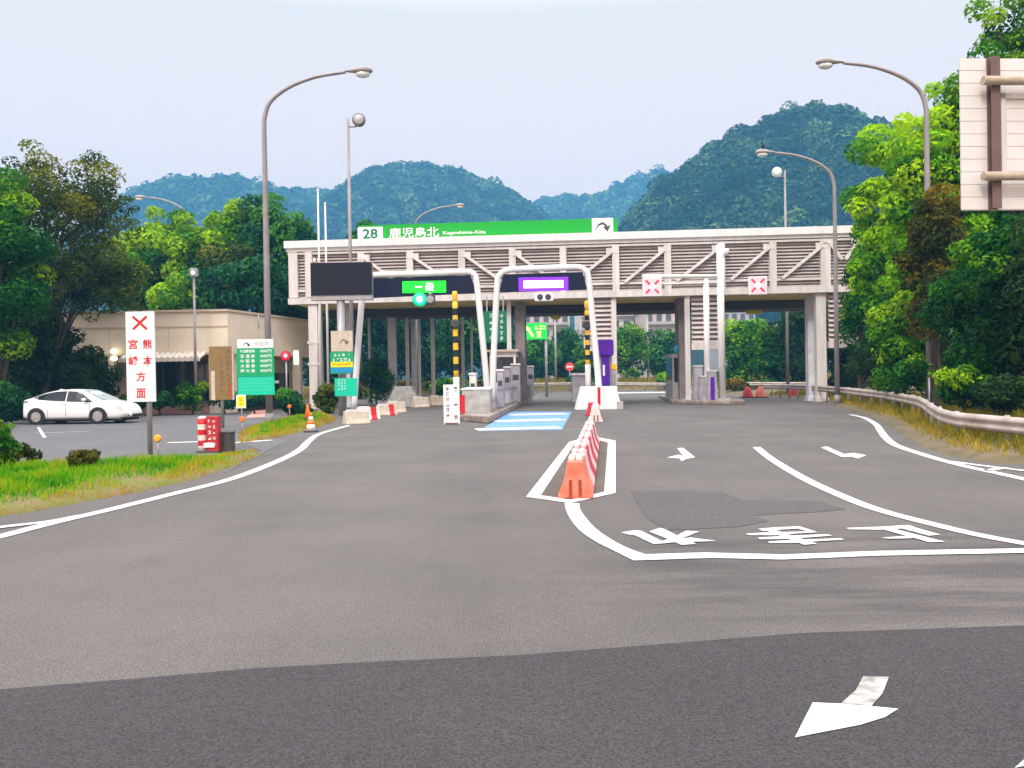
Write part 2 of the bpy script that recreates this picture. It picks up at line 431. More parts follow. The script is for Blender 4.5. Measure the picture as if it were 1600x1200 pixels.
def text_on(parent, s, x, z, y, w, h, material, bold=0.0, name="lettering"):
    """lettering facing -y of the parent, w wide, h high, centred on x, z"""
    me = fit_mesh(text_mesh(s, 1.0, bold), x, z, w, h)
    me.transform(FACE_CAM); 
    for v in me.vertices: v.co.y = y
    me.materials.clear(); me.materials.append(material)
    o = bpy.data.objects.new(name, me); COL.objects.link(o); o.parent = parent
    return o
def glyphs(rng, cells):
    """small unreadable characters: clusters of strokes, one per (x, z, w, h)"""
    mb = MB()
    for x, z, w, h in cells:
        t = h * 0.13
        for k in range(rng.randint(2, 3)):
            zz = z + h * (rng.random() - 0.5) * 0.85; ww = w * rng.uniform(0.55, 1.0)
            mb.add([(x - ww / 2, 0, zz - t / 2), (x + ww / 2, 0, zz - t / 2), (x + ww / 2, 0, zz + t / 2), (x - ww / 2, 0, zz + t / 2)], [(0, 1, 2, 3)])
        for k in range(rng.randint(1, 2)):
            xx = x + w * (rng.random() - 0.5) * 0.7; hh = h * rng.uniform(0.5, 0.95); zz = z + (h - hh) * (rng.random() - 0.5)
            mb.add([(xx - t / 2, -.0006, zz - hh / 2), (xx + t / 2, -.0006, zz - hh / 2), (xx + t / 2, -.0006, zz + hh / 2), (xx - t / 2, -.0006, zz + hh / 2)], [(0, 1, 2, 3)])
    return mb
def glyph_obj(parent, rng, cells, y, material, name="lettering"):
    mb = glyphs(rng, cells); mb.v = [(a, b + y, c) for a, b, c in mb.v]
    return mk(name, mb, material, parent, fixn=False)

# ---------------------------------------------------------------- leaves
def leaf_mesh(name, centres, radii, counts, size, tints, seed, material, up=0.25, shell=(0.72, 1.08), jit=0.55, aspect=0.5):
    rng = np.random.default_rng(seed)
    counts = np.asarray(counts, int); idx = np.repeat(np.arange(len(counts)), counts); n = len(idx)
    d = rng.normal(size=(n, 3)); d[:, 2] += up; d /= np.linalg.norm(d, axis=1)[:, None]
    c = np.asarray(centres, float)[idx]; r = np.asarray(radii, float)[idx]
    pos = c + d * r * rng.uniform(shell[0], shell[1], (n, 1))
    nn = d + rng.normal(size=(n, 3)) * jit; nn[:, 2] += 0.25; nn /= np.linalg.norm(nn, axis=1)[:, None]
    t = rng.normal(size=(n, 3)); t -= nn * (t * nn).sum(1)[:, None]; t /= np.linalg.norm(t, axis=1)[:, None]
    b = np.cross(nn, t)
    s = size * rng.uniform(0.6, 1.3, (n, 1))
    v = np.stack([pos - t * s, pos - b * s * aspect + nn * s * 0.12, pos + t * s, pos + b * s * aspect + nn * s * 0.12], 1).reshape(-1, 3)
    tint = np.clip(np.asarray(tints)[idx] + rng.normal(size=n) * 0.13, 0, 1)
    me = quads(name, v, np.repeat(tint, 4)); me.materials.append(material)
    return me
def quads(name, v, tint, k=4):
    me = bpy.data.meshes.new(name); nv = len(v); nf = nv // k
    me.vertices.add(nv); me.vertices.foreach_set("co", v.astype(np.float32).ravel())
    me.loops.add(nv); me.loops.foreach_set("vertex_index", np.arange(nv, dtype=np.int32))
    me.polygons.add(nf); me.polygons.foreach_set("loop_start", np.arange(0, nv, k, dtype=np.int32))
    try: me.polygons.foreach_set("loop_total", np.full(nf, k, dtype=np.int32))
    except Exception: pass
    a = me.attributes.new("tint", 'FLOAT', 'POINT'); a.data.foreach_set("value", tint.astype(np.float32))
    me.update(calc_edges=True); me.validate()
    return me

LM_BRIGHT = leafmat("leaf_bright", (0.014, 0.10, 0.003), (0.46, 0.68, 0.004), cc=(0.15, 0.43, 0.003))
LM_MID = leafmat("leaf_mid", (0.006, 0.06, 0.009), (0.32, 0.52, 0.004), cc=(0.045, 0.20, 0.006))
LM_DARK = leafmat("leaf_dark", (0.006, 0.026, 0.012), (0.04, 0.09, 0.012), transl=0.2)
LM_OLIVE = leafmat("leaf_olive", (0.022, 0.045, 0.009), (0.19, 0.20, 0.010), cc=(0.055, 0.095, 0.010), transl=0.3)
LM_RED = leafmat("leaf_russet", (0.03, 0.045, 0.004), (0.24, 0.17, 0.008), cc=(0.10, 0.09, 0.006))
LM_TEAL = leafmat("leaf_teal", (0.004, 0.030, 0.020), (0.08, 0.27, 0.02), cc=(0.014, 0.105, 0.030), transl=0.25)
LM_HILL = leafmat("leaf_hill", (0.004, 0.022, 0.018), (0.13, 0.21, 0.05), cc=(0.016, 0.065, 0.03), transl=0.2)
LM_GRASS = leafmat("grass_blades", (0.008, 0.15, 0.002), (0.46, 0.27, 0.05), cc=(0.13, 0.40, 0.003), cd=(0.42, 0.42, 0.012), transl=0.4)
LM_DRY = leafmat("grass_dry", (0.09, 0.12, 0.008), (0.46, 0.32, 0.05), cc=(0.24, 0.20, 0.015), transl=0.4)

def crown_clumps(rng, c, r, n, cr, tint_base, lump=0.35):
    """clump centres spread over an uneven ellipsoid"""
    d = rng.normal(size=(n, 3)); d[:, 2] += 0.15; d /= np.linalg.norm(d, axis=1)[:, None]
    k = rng.uniform(0.35, 1.0, (n, 1)) ** 0.5
    lob = 1 + lump * np.sin(3.1 * d[:, :1] * 2 + rng.uniform(0, 6)) * np.cos(2.7 * d[:, 1:2] * 2 + rng.uniform(0, 6))
    pos = np.asarray(c) + d * np.asarray(r) * k * lob
    rad = cr * rng.uniform(0.6, 1.35, (n, 1)) * np.array([[1, 1, 0.72]])
    tint = np.clip(tint_base + 0.30 * rng.normal(size=n) + 0.22 * (pos[:, 2] - c[2]) / r[2], 0, 1)  # higher clumps turn lighter: light from above put into the leaf tint
    return pos, rad, tint
def tree(name, label, cat, u, vtop, vbot, wpx, D, lm, seed, leaves=14000, leaf=0.13, cr=None, nclump=70, group=None, tint=0.4, depth=None, ub=None, trunk=True, lump=0.35, jit=0.55, zb=0.0):
    rng = np.random.default_rng(seed)
    top = P(u, vtop, D); bot = P(u, vbot, D); base = P(ub if ub is not None else u, 600, D)
    w = wpx * px(D); h = top.z - bot.z
    root = thing(name, label, cat, (base.x, D, zb), 0, group)
    cx = top.x - base.x
    c = np.array([cx, 0, (top.z + bot.z) / 2 - zb]); r = np.array([w / 2, (depth or w * 0.9) / 2, h / 2])
    cr = cr or 0.2 * (w + h) / 2
    r2 = np.maximum(r - cr * 0.6, r * 0.4)
    pos, rad, ti = crown_clumps(rng, c, r2, nclump, cr, tint, lump)
    pos[:, 2] = np.minimum(pos[:, 2], top.z - zb - rad[:, 2] * 0.6)
    pos[:, 2] = np.maximum(pos[:, 2], rad[:, 2] * 0.5)
    vol = rad[:, 0] ** 2; cnt = np.maximum((leaves * vol / vol.sum()).astype(int), 8)
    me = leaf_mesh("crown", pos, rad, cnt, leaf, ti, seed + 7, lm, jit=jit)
    o = bpy.data.objects.new("crown", me); COL.objects.link(o); o.parent = root
    if trunk:
        mb = MB(); rt = max(0.05, 0.018 * (top.z - zb)); zc = c[2]
        p0 = Vector((0, 0, -0.1)); p1 = Vector((cx * 0.3 + rng.normal() * 0.1, 0, max(0.3, (bot.z - zb) * 0.7))); p2 = Vector((cx, 0, zc + 0.2 * h))
        tr = smooth_line([p0, p1, p2], 5)
        mb.tube(tr, [rt * (1.25 - 1.0 * i / (len(tr) - 1)) for i in range(len(tr))], 8)
        order = rng.permutation(nclump)[:9]
        for k in order:
            q = Vector(pos[k]); s0 = tr[min(len(tr) - 2, 4 + int(rng.integers(0, 5)))]
            mid = (s0 + q) / 2 + Vector((0, 0, 0.08 * (q - s0).length))
            mb.tube([s0, mid, q], [rt * 0.45, rt * 0.3, rt * 0.08], 6)
        mk("trunk", mb, M_BARK, root)
    return root
def bush(label, u, vtop, vbot, wpx, D, lm, seed, leaves=4000, leaf=0.07, tint=0.4, name="bush", cat="bush", group=None, zb=0.0, ncl=28):
    return tree(name, label, cat, u, vtop, vbot, wpx, D, lm, seed, leaves, leaf, None, ncl, group, tint, trunk=True, zb=zb)
def blades(name, pts, hts, wid, tints, seed, material, lean=0.35):
    rng = np.random.default_rng(seed); n = len(pts)
    a = rng.uniform(0, 2 * np.pi, n); t = np.stack([np.cos(a), np.sin(a), np.zeros(n)], 1)
    ln = rng.normal(size=(n, 3)) * lean * hts[:, None]; ln[:, 2] = hts
    w = (wid * rng.uniform(0.6, 1.4, n))[:, None]
    v = np.stack([pts - t * w, pts + t * w, pts + ln * 0.6 + t * w * 0.6 - np.array([0, 0, 0]), pts + ln], 1).reshape(-1, 3)
    me = quads(name, v, np.repeat(np.clip(tints, 0, 1), 4)); me.materials.append(material)
    return me
def in_poly(p, poly):
    x, y = p[:, 0], p[:, 1]; ins = np.zeros(len(p), bool); n = len(poly)
    for i in range(n):
        x1, y1 = poly[i][:2]; x2, y2 = poly[(i + 1) % n][:2]
        if y1 == y2: continue
        c = ((y1 > y) != (y2 > y)) & (x < (x2 - x1) * (y - y1) / (y2 - y1) + x1); ins ^= c
    return ins
def noise2(x, y, s, seed=0):
    rng = np.random.default_rng(seed); o = np.zeros_like(x)
    for k in range(6):
        a = rng.uniform(0, 6.28); f = s * rng.uniform(0.6, 2.2); o += np.sin((x * np.cos(a) + y * np.sin(a)) * f + rng.uniform(0, 6.28)) / 6
    return o * 1.6
def edge_dist(p, poly):
    d = np.full(len(p), 1e9); q = [np.array(a[:2], float) for a in poly]
    for i in range(len(q)):
        a = q[i]; b = q[(i + 1) % len(q)]; ab = b - a; t = np.clip(((p - a) @ ab) / max(ab @ ab, 1e-9), 0, 1)
        d = np.minimum(d, np.linalg.norm(p - (a + t[:, None] * ab), axis=1))
    return d
def verge(name, poly, zedge, zmid, soft, material, res=0.25, seed=1):
    """a raised bank or grass island over a polygon: edge at zedge, rising to zmid"""
    xs = [p[0] for p in poly]; ys = [p[1] for p in poly]
    x = np.arange(min(xs) - res, max(xs) + res, res); y = np.arange(min(ys) - res, max(ys) + res, res)
    X, Y = np.meshgrid(x, y); p = np.stack([X.ravel(), Y.ravel()], 1)
    ins = in_poly(p, poly); ed = edge_dist(p, poly)
    h = np.where(ins, zedge + (zmid - zedge) * np.clip(ed / soft, 0, 1) ** 0.7 + 0.03 * noise2(p[:, 0], p[:, 1], 2.2, seed) * np.clip(ed / 0.4, 0, 1), -0.1 - np.minimum(ed, 0.5))
    nx = len(x); ny = len(y); mb = MB()
    vv = np.stack([p[:, 0], p[:, 1], h], 1)
    keep = ins | (ed < res * 1.5)
    fs = []
    for j in range(ny - 1):
        for i in range(nx - 1):
            q = (j * nx + i, j * nx + i + 1, (j + 1) * nx + i + 1, (j + 1) * nx + i)
            if all(keep[k] for k in q): fs.append(q)
    mb.add(vv, fs, True)
    o = mk(name, mb, material); o["kind"] = "structure"
    def zat(pp):
        e_ = edge_dist(pp, poly)
        return zedge + (zmid - zedge) * np.clip(e_ / soft, 0, 1) ** 0.7
    return o, zat
def grass_on(name, poly, n, zat, hmin, hmax, wid, seed, material, label_kind="stuff", tintf=None):
    rng = np.random.default_rng(seed); xs = [p[0] for p in poly]; ys = [p[1] for p in poly]
    p = np.stack([rng.uniform(min(xs), max(xs), n * 3), rng.uniform(min(ys), max(ys), n * 3)], 1)
    p = p[in_poly(p, poly)][:n]
    cl = noise2(p[:, 0], p[:, 1], 1.6, seed) ; cl2 = noise2(p[:, 0], p[:, 1], 5.0, seed + 1)
    ed = edge_dist(p, poly)
    keep = rng.uniform(0, 1, len(p)) < np.clip(0.25 + 2.2 * ed + 0.3 * cl2, 0.05, 1); p = p[keep]; cl = cl[keep]; cl2 = cl2[keep]; ed = ed[keep]
    h = (hmin + (hmax - hmin) * np.clip(0.5 + 0.4 * cl + 0.3 * cl2, 0, 1)) * rng.uniform(0.5, 1.2, len(p)) * np.clip(0.45 + ed * 1.2, 0, 1)
    z = zat(p) - 0.02
    ti = 0.42 + 0.32 * cl2 + 0.15 * rng.normal(size=len(p)) + np.clip(0.6 - ed * 0.8, 0, 0.6)
    if tintf is not None: ti = ti + tintf(p)
    me = blades(name, np.column_stack([p, z]), h, wid, ti, seed + 3, material)
    o = bpy.data.objects.new(name, me); COL.objects.link(o); o["kind"] = "stuff"
    return o

# ================================================================ SETTING
def big_rect(name, x0, x1, y0, y1, z, material):
    return sheet(name, [(x0, y0), (x1, y0), (x1, y1), (x0, y1)], z, material)
big_rect("ground", -1180, 1180, -120, 1560, -0.03, M_GROUND)
V2 = lambda *a: [(p.x, p.y) for p in (G(u, v) for u, v in a)]
edge_r = V2((1270, 623), (1330, 641), (1375, 656), (1397, 670), (1442, 699), (1499, 716), (1547, 723), (1600, 726))
sheet("road", [(-45, -12), (14, -12), (11.0, 4), (10.4, 9)] + edge_r[::-1] + [(18.2, 60), (18.6, 78), (24, 118), (-8, 118), (-16, 80), (-45, 62)], 0.0, M_ASPH)
# newer, darker asphalt in front
new_edge = V2((-220, 1096), (0, 1078), (200, 1062), (400, 1045), (600, 1034), (800, 1025), (1000, 1010), (1250, 990), (1600, 978), (1850, 972), (2600, 955))
sheet("asphalt_overlay", new_edge + [(14, -10), (-14, -10)], 0.004, M_ASPH_NEW)
sheet("asphalt_patch", V2((985, 768), (1060, 767), (1127, 769), (1160, 782), (1280, 783), (1322, 796), (1270, 801), (1215, 803), (1180, 806), (1200, 815), (1150, 824), (1040, 829), (1008, 808)), 0.004, M_PATCH)
sheet("parking_lot", [(-40, 17.0), (-11.5, 17.6)] + V2((330, 712), (362, 700), (385, 689), (372, 676), (380, 668)) + [(-11, 40), (-14, 44.2), (-40, 44.2)], 0.004, M_LOT)
# painted lines
def paint(name, uv, w, smooth=True, z=0.008, material=None): return ribbon(name, uv, w, z, material or M_PAINT, smooth)
paint("edge_line", [(-400, 925), (-60, 852), (0, 839), (77, 819), (167, 798), (267, 773), (367, 747), (443, 717), (470, 702), (482, 690), (500, 678), (545, 665)], 0.2)
paint("edge_line", [(-400, 885), (-60, 835), (0, 825), (77, 816), (130, 806)], 0.16, z=0.0115)
paint("edge_line", [(1328, 648), (1350, 653), (1368, 663), (1377, 675), (1385, 685), (1400, 696), (1440, 710), (1500, 727), (1600, 749), (1680, 768), (1900, 822), (2300, 930)], 0.19)
paint("edge_line", [(1480, 721), (1540, 729), (1600, 736), (1700, 745), (2000, 772), (2400, 810)], 0.15, z=0.0115)
paint("edge_line", [(1540, 736), (1570, 731)], 0.16, False)
paint("lane_line", [(1182, 699), (1206, 718), (1258, 749), (1326, 780), (1378, 799), (1450, 818), (1525, 836), (1600, 850), (1700, 868), (1900, 902), (2300, 965)], 0.17)
mbl = MB()
Lp = [G(*p) for p in ((882, 787), (884, 796), (889, 808), (903, 827), (927, 845), (958, 861), (990, 877))]; Rp = [G(*p) for p in ((905, 787), (907, 797), (914, 808), (928, 824), (949, 840), (980, 857), (1008, 867))]
Lp = smooth_line(Lp, 4); Rp = smooth_line(Rp, 4); n_ = len(Lp)
mbl.add([(p.x, p.y, .008) for p in Lp + Rp], [(i, n_ + i, n_ + i + 1, i + 1) for i in range(n_ - 1)])
tag(mk("stop_line_curve", mbl, M_PAINT), kind="structure")
mbl = MB()
Tp = [G(*p) for p in ((1008, 867.3), (1101, 864.5), (1225, 867.5), (1375, 862), (1600, 858), (2300, 850))]; Bp = [G(*p) for p in ((990, 877), (1112, 873), (1225, 875.5), (1375, 869.5), (1600, 865), (2300, 856))]
mbl.add([(p.x, p.y, .0082) for p in Tp + Bp], [(i, 6 + i, 7 + i, i + 1) for i in range(5)])
tag(mk("stop_line", mbl, M_PAINT), kind="structure")
# painted outline of the barrier island
o_uv = [(822, 777), (889, 691), (915, 684), (936, 684), (962, 689), (962, 771), (891, 787)]
i_uv = [(845, 774.5), (898, 693.5), (917, 687.5), (934, 687.5), (950, 691.5), (944, 769), (891, 781.5)]
mbl = MB(); a_ = [G(*p) for p in o_uv]; b_ = [G(*p) for p in i_uv]; k_ = len(a_)
mbl.add([(p.x, p.y, .008) for p in a_ + b_], [(i, (i + 1) % k_, k_ + (i + 1) % k_, k_ + i) for i in range(k_)])
tag(mk("island_outline", mbl, M_PAINT), kind="structure")
M_ISL = asphalt("asphalt_dirty", (0.14, 0.115, 0.095), (0.09, 0.08, 0.072), stain=False)
sheet("island_surface", V2(*i_uv), 0.004, M_ISL)
# arrows
sheet("road_arrow", V2((1242, 1155), (1270, 1100), (1314, 1102), (1362, 1106), (1404, 1110), (1383, 1123), (1345, 1135)), 0.0085, M_PAINT)
sheet("road_arrow", V2((1314, 1101.5), (1337, 1081), (1349, 1059), (1389, 1060), (1379.5, 1085), (1362, 1105.5)), 0.0085, M_PAINTW)
sheet("road_arrow", V2((1042, 715.5), (1060, 711), (1068, 713.5), (1058, 701), (1067, 700), (1086, 715), (1072, 718), (1065, 721), (1062, 717)), 0.0085, M_PAINT)
sheet("road_arrow", V2((1283, 699.8), (1292, 698), (1319, 710), (1334, 708), (1354, 712), (1341, 717), (1331, 714.5), (1315, 714.5)), 0.0085, M_PAINT)
sheet("road_marking", V2((1585, 1203), (1600, 1190), (1665, 1150), (1690, 1180)), 0.0085, M_PAINT)
# the word for STOP, read from the gate side
for ou, polys in ((960, ([(95,160),(280,130),(375,138),(655,280),(850,292),(820,300),(540,322),(290,200),(200,190)], [(480,148),(630,98),(700,115),(960,250),(1080,290),(1135,322),(930,335),(690,230)], [(660,285),(820,230),(1000,138),(1180,150),(960,235),(830,300),(640,318)], [(860,255),(1050,235),(1410,280),(1180,292),(880,290)])),
                  (1155, ([(260,110),(540,88),(840,75),(1080,155),(980,160),(820,108),(540,124),(330,140)], [(90,180),(400,160),(1000,150),(1080,158),(700,182),(520,200),(140,200)], [(260,235),(560,215),(1220,188),(1290,208),(840,240),(660,255),(290,258)], [(400,290),(700,270),(1420,245),(1450,265),(1000,292),(800,312),(420,312)], [(330,120),(450,112),(1080,322),(900,335)])),
                  (1310, ([(110,98),(560,82),(980,58),(1060,85),(900,105),(580,122),(150,118)], [(820,90),(1010,78),(1420,192),(1260,208)], [(620,120),(770,112),(1480,292),(1260,298)], [(600,235),(900,215),(1060,225),(1010,245),(700,250)]))):
    mb = MB()
    for k, pl_ in enumerate(polys):
        q_ = [G(ou + a * .1125, 815 + b * .1125) for a, b in pl_]; mb.add([(p.x, p.y, .0085 + k * .0006) for p in q_], [tuple(range(len(q_)))])
    tag(mk("road_lettering", mb, M_PAINT), kind="structure")
# blue lane patch with white bars
sheet("lane_marking", V2((797, 643.5), (893, 643.5), (878, 671.5), (748, 673.5)), 0.005, M_BLUE)
for (a, b, w_) in (((796, 648.5), (884, 646.5), 1.5), ((772, 658.5), (880, 655.5), 1.3), ((744, 671.5), (874, 668), 1.1)):
    paint("lane_marking", [a, b], w_, False, 0.009)
# parking lot lines
paint("parking_line", [(262, 692), (330, 690)], 0.3, False, 0.009); paint("parking_line", [(366, 692), (424, 688)], 0.3, False, 0.009)
paint("parking_line", [(55, 677), (140, 674)], 0.12, False, 0.009); paint("parking_line", [(70, 684), (60, 668)], 0.1, False, 0.009)
sheet("brick_path", V2((384, 653), (426, 651), (424, 636), (402, 637)), 0.007, M_PINKB)
sheet("pale_apron", V2((378, 694), (430, 685), (452, 688), (420, 703), (390, 719), (352, 739), (345, 736), (398, 713), (410, 704)), 0.006, M_LOT)

# grass islands and banks
pl = V2((408, 712), (350, 736), (280, 756), (200, 773), (100, 791), (60, 798), (0, 809), (-80, 822), (-420, 872)) + [(-14, 8.3), (-22, 9.5), (-22, 17.5)] + V2((-10, 736), (100, 731), (200, 728), (300, 722), (365, 709), (398, 703))
_, zf = verge("grass_island", pl, 0.02, 0.15, 1.0, M_GSOIL, 0.2, 3)
grass_on("grass", pl, 80000, zf, 0.05, 0.20, 0.012, 5, LM_GRASS)
pl2 = V2((372, 693), (430, 685), (485, 673), (527, 657), (508, 648), (440, 656), (375, 675))
_, zf = verge("grass_island", pl2, 0.03, 0.12, 0.6, M_GSOIL, 0.25, 4)
grass_on("grass", pl2, 22000, zf, 0.05, 0.22, 0.02, 6, LM_GRASS, tintf=lambda p: 0.05)
pr = [(19.5, 78), (18.3, 60)] + edge_r + [(10.6, 9), (11.4, 2), (60, 2), (60, 78)]
_, zf = verge("right_bank", pr, 0.02, 0.30, 3.5, M_SOIL, 0.4, 5)
prg = [(18.6, 62)] + [(x + 0.35, y) for x, y in edge_r] + [(11.0, 9), (11.4, 6), (19, 8), (17.5, 17), (17, 24), (21, 32), (23, 50), (23, 62)]
grass_on("dry_grass", prg, 52000, zf, 0.10, 0.42, 0.018, 7, LM_DRY, tintf=lambda p: 0.25 * noise2(p[:, 0], p[:, 1], 1.1, 3) - 0.12)
# the bank beyond the toll gate
pb = [(-60, 62.5), (-17, 62.5), (-13, 80), (-5, 92), (12, 100), (22, 94), (26, 80), (60, 80), (60, 130), (-60, 130)]
_, zf = verge("far_bank", pb, 0.15, 1.2, 6, M_SOIL, 1.0, 8)
grass_on("dry_grass", pb[1:8] + [(30, 108), (-22, 108)], 30000, zf, 0.2, 0.7, 0.045, 8, LM_DRY)
sheet("pale_apron", [(7, 82), (21, 80), (21, 84), (8, 88)], 0.01, mat("pale_strip", (0.62, 0.6, 0.58), 0.9, noise=0.1, nscale=1))  # paler strip on the ground beyond the gate

# ================================================================ HILLS
def hill(name, prof, D, depth, seed, n_crown, crown_r, leaf, per, lm, tint, zmax_clip=None):
    rng = np.random.default_rng(seed)
    us = np.array([p[0] for p in prof], float); vs = np.array([p[1] for p in prof], float)
    pts = [P(u, v, D) for u, v in prof]
    X = np.array([p.x for p in pts]); Z = np.array([p.z for p in pts]) - crown_r * 1.35
    xs = np.linspace(X[0], X[-1], 90); zr = np.interp(xs, X, Z)
    ty = np.linspace(-1, 1, 41)
    def hz(x, t): return np.maximum(np.interp(x, X, Z), 0) * np.cos(np.clip(np.abs(t), 0, 1) * math.pi / 2) ** 0.85 + 2.5 * noise2(x, t * depth, 0.05, seed) * (1 - np.abs(t)) - 0.5
    mb = MB(); v = []
    for t in ty:
        for x in xs: v.append((x, D + t * depth, float(hz(np.array([x]), np.array([t]))[0]) if abs(t) < 1 else -1.0))
    nx = len(xs); f = [(j * nx + i, j * nx + i + 1, (j + 1) * nx + i + 1, (j + 1) * nx + i) for j in range(len(ty) - 1) for i in range(nx - 1)]
    mb.add(v, f, True); o = mk(name, mb, M_HILL); o["kind"] = "structure"
    t = rng.uniform(-0.92, 0.10, n_crown * 2); x = rng.uniform(X[0], X[-1], n_crown * 2)
    z = hz(x, t); k = z > 1.0; x, t, z = x[k][:n_crown], t[k][:n_crown], z[k][:n_crown]; n = len(x)
    r = crown_r * rng.uniform(0.55, 1.45, n); big = rng.uniform(0, 1, n) < 0.05
    rad = np.stack([r, r, r * rng.uniform(0.7, 1.15, n)], 1); rad[big, 2] *= 1.5
    c = np.stack([x, D + t * depth, z + r * 0.35], 1)
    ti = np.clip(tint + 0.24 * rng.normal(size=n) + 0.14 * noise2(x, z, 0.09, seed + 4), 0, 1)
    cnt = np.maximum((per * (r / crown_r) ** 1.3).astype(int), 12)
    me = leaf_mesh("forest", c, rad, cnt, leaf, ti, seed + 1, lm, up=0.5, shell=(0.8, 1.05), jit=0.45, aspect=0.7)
    w = bpy.data.objects.new("forest", me); COL.objects.link(w); w["kind"] = "stuff"
hill("hill", [(943, 420), (973, 358), (998, 328), (1028, 290), (1068, 264), (1098, 240), (1120, 218), (1158, 200), (1198, 190), (1233, 177), (1258, 168), (1283, 179), (1318, 190), (1358, 205), (1398, 218), (1458, 250), (1548, 300), (1668, 380)], 495, 140, 11, 1600, 6.43, 1.24, 190, LM_HILL, 0.42)
hill("hill", [(100, 420), (180, 347), (230, 306), (270, 287), (320, 279), (380, 283), (410, 287), (440, 297), (490, 301), (530, 302), (575, 330), (640, 400)], 1023, 231, 12, 1500, 8.91, 2.80, 60, LM_HILL, 0.5)
hill("hill", [(480, 400), (520, 320), (545, 292), (580, 270), (620, 259), (680, 263), (720, 276), (770, 287), (800, 302), (830, 326), (870, 360), (910, 400)], 891, 198, 13, 1500, 7.59, 2.47, 60, LM_HILL, 0.46)
hill("hill", [(760, 400), (800, 335), (835, 318), (860, 314), (900, 308), (950, 302), (975, 292), (1000, 276), (1050, 270), (1120, 268), (1200, 400)], 1221, 231, 14, 1300, 10.23, 3.63, 55, LM_HILL, 0.55)

# ================================================================ TOLL GATE
A = P(453, 470, 50.0); B = P(1352, 470, 47.8)
GA = Vector((A.x, A.y, 0)); GD = Vector((B.x - A.x, B.y - A.y, 0)); GL = GD.length; GD.normalize(); GN = Vector((-GD.y, GD.x, 0))
GRZ = math.atan2(GD.y, GD.x)
def gp(u, v, off=0.0):
    """local x along the gate front (pushed back by off) and height, for a pixel"""
    d = ray(u, v); o = Vector((0, 0, CAMZ)); q = GA + GN * off
    t = (q.x * GN.x + q.y * GN.y) / (d.x * GN.x + d.y * GN.y)
    p = o + d * t
    return (p - GA).dot(GD), p.z
def gx(u, v=420, off=0.0): return gp(u, v, off)[0]
ZT = (gp(470, 378)[1] + gp(1340, 353)[1]) / 2; ZB = (gp(480, 476)[1] + gp(1280, 457)[1]) / 2
print("gate: length", GL, "top", ZT, "bottom", ZB, gp(470, 378)[1], gp(1340, 353)[1])
gate = thing("toll_gate", "long cream louvred overhead passage spanning the toll lanes on slim columns", "toll gate", (GA.x, GA.y, 0), GRZ)
DEP = 5.0
mk("roof", MB().box(-0.2, GL + .2, -0.35, DEP + .3, ZT - 0.42, ZT).box(-0.1, GL + .1, -0.2, DEP + .2, ZT - 0.62, ZT - 0.42), M_WHITE2, gate)
mk("wall", MB().box(0.05, GL - .05, 0.25, DEP, ZB + .1, ZT - 0.62), M_DARKBACK, gate)
mb = MB(); zz = ZB + 0.40; nsl = 14; stp = (ZT - 0.74 - zz) / nsl
for k in range(nsl):
    z = zz + k * stp
    mb.add([(0, 0.0, z), (GL, 0.0, z), (GL, 0.22, z + stp * .8), (0, 0.22, z + stp * .8), (0, 0.03, z - .03), (GL, 0.03, z - .03), (GL, 0.245, z + stp * .8 - .03), (0, 0.245, z + stp * .8 - .03)], [(0, 1, 2, 3), (7, 6, 5, 4), (0, 4, 5, 1), (3, 2, 6, 7), (0, 3, 7, 4), (1, 5, 6, 2)])
mk("louvre", mb, M_LOUVRE, gate)
mk("beam", MB().box(-0.05, GL, -0.22, 0.25, ZB, ZB + 0.36).box(0, GL, -0.12, 0.2, ZB + .74, ZB + .88), M_WHITE, gate)
mk("beam", MB().box(-0.05, GL, -0.14, 0.2, ZT - .80, ZT - 0.68), M_WHITE, gate)
mk("end_panel", MB().box(0.0, gx(466), -0.16, 0.1, ZB + .4, ZT - .6).box(gx(478), gx(489), -0.2, 0.1, ZB + .4, ZT - .6), M_WHITE, gate)
pu = [565, 641, 722, 801, 880, 962, 1043, 1127, 1207, 1289, 1345]
xs_ = [gx(u) for u in pu]
zlo = ZB + 0.86; zhi = ZT - .80
for i, x in enumerate(xs_):
    hw = 0.20 if i != 9 else 0.28
    mk("post", MB().box(x - hw, x + hw, -0.18, 0.15, ZB + (.36 if i != 9 else 0), zhi), M_WHITE, gate)
def brace(xa, za, xb, zb_): mk("brace", MB().bar((xa, -0.15, za), (xb, -0.15, zb_), 0.17, 0.2, (0, 1, 0)).box(min(xa, xa) - .35, xa + .35, -.2, -.05, za - .12, za + .2) if za > zb_ else MB().bar((xa, -0.15, za), (xb, -0.15, zb_), 0.17, 0.2, (0, 1, 0)), M_WHITE, gate)
for i in range(0, 4): brace(xs_[i] + .2, zhi - .3, xs_[i + 1] - .35, zlo)
for i in range(5, 10): brace(xs_[i] - .2, zhi - .3, xs_[i - 1] + .5, zlo)
brace(xs_[9] + .2, zhi - .1, (xs_[9] + xs_[10]) / 2 - .1, zlo + 1.0); brace(xs_[10] - .2, zhi - .1, (xs_[9] + xs_[10]) / 2 + .1, zlo + 1.0)
mk("soffit", MB().box(0.3, GL - .3, 0.3, DEP - .1, ZB + .02, ZB + .09), M_OLIVE, gate)
mk("canopy", MB().box(1.0, GL - 1.5, DEP + .1, DEP + 3.6, ZB - .40, ZB + .2).box(1.0, GL - 1.5, DEP - .6, DEP + .1, ZB - 0.5, ZB + .0), M_SOFFIT, gate)
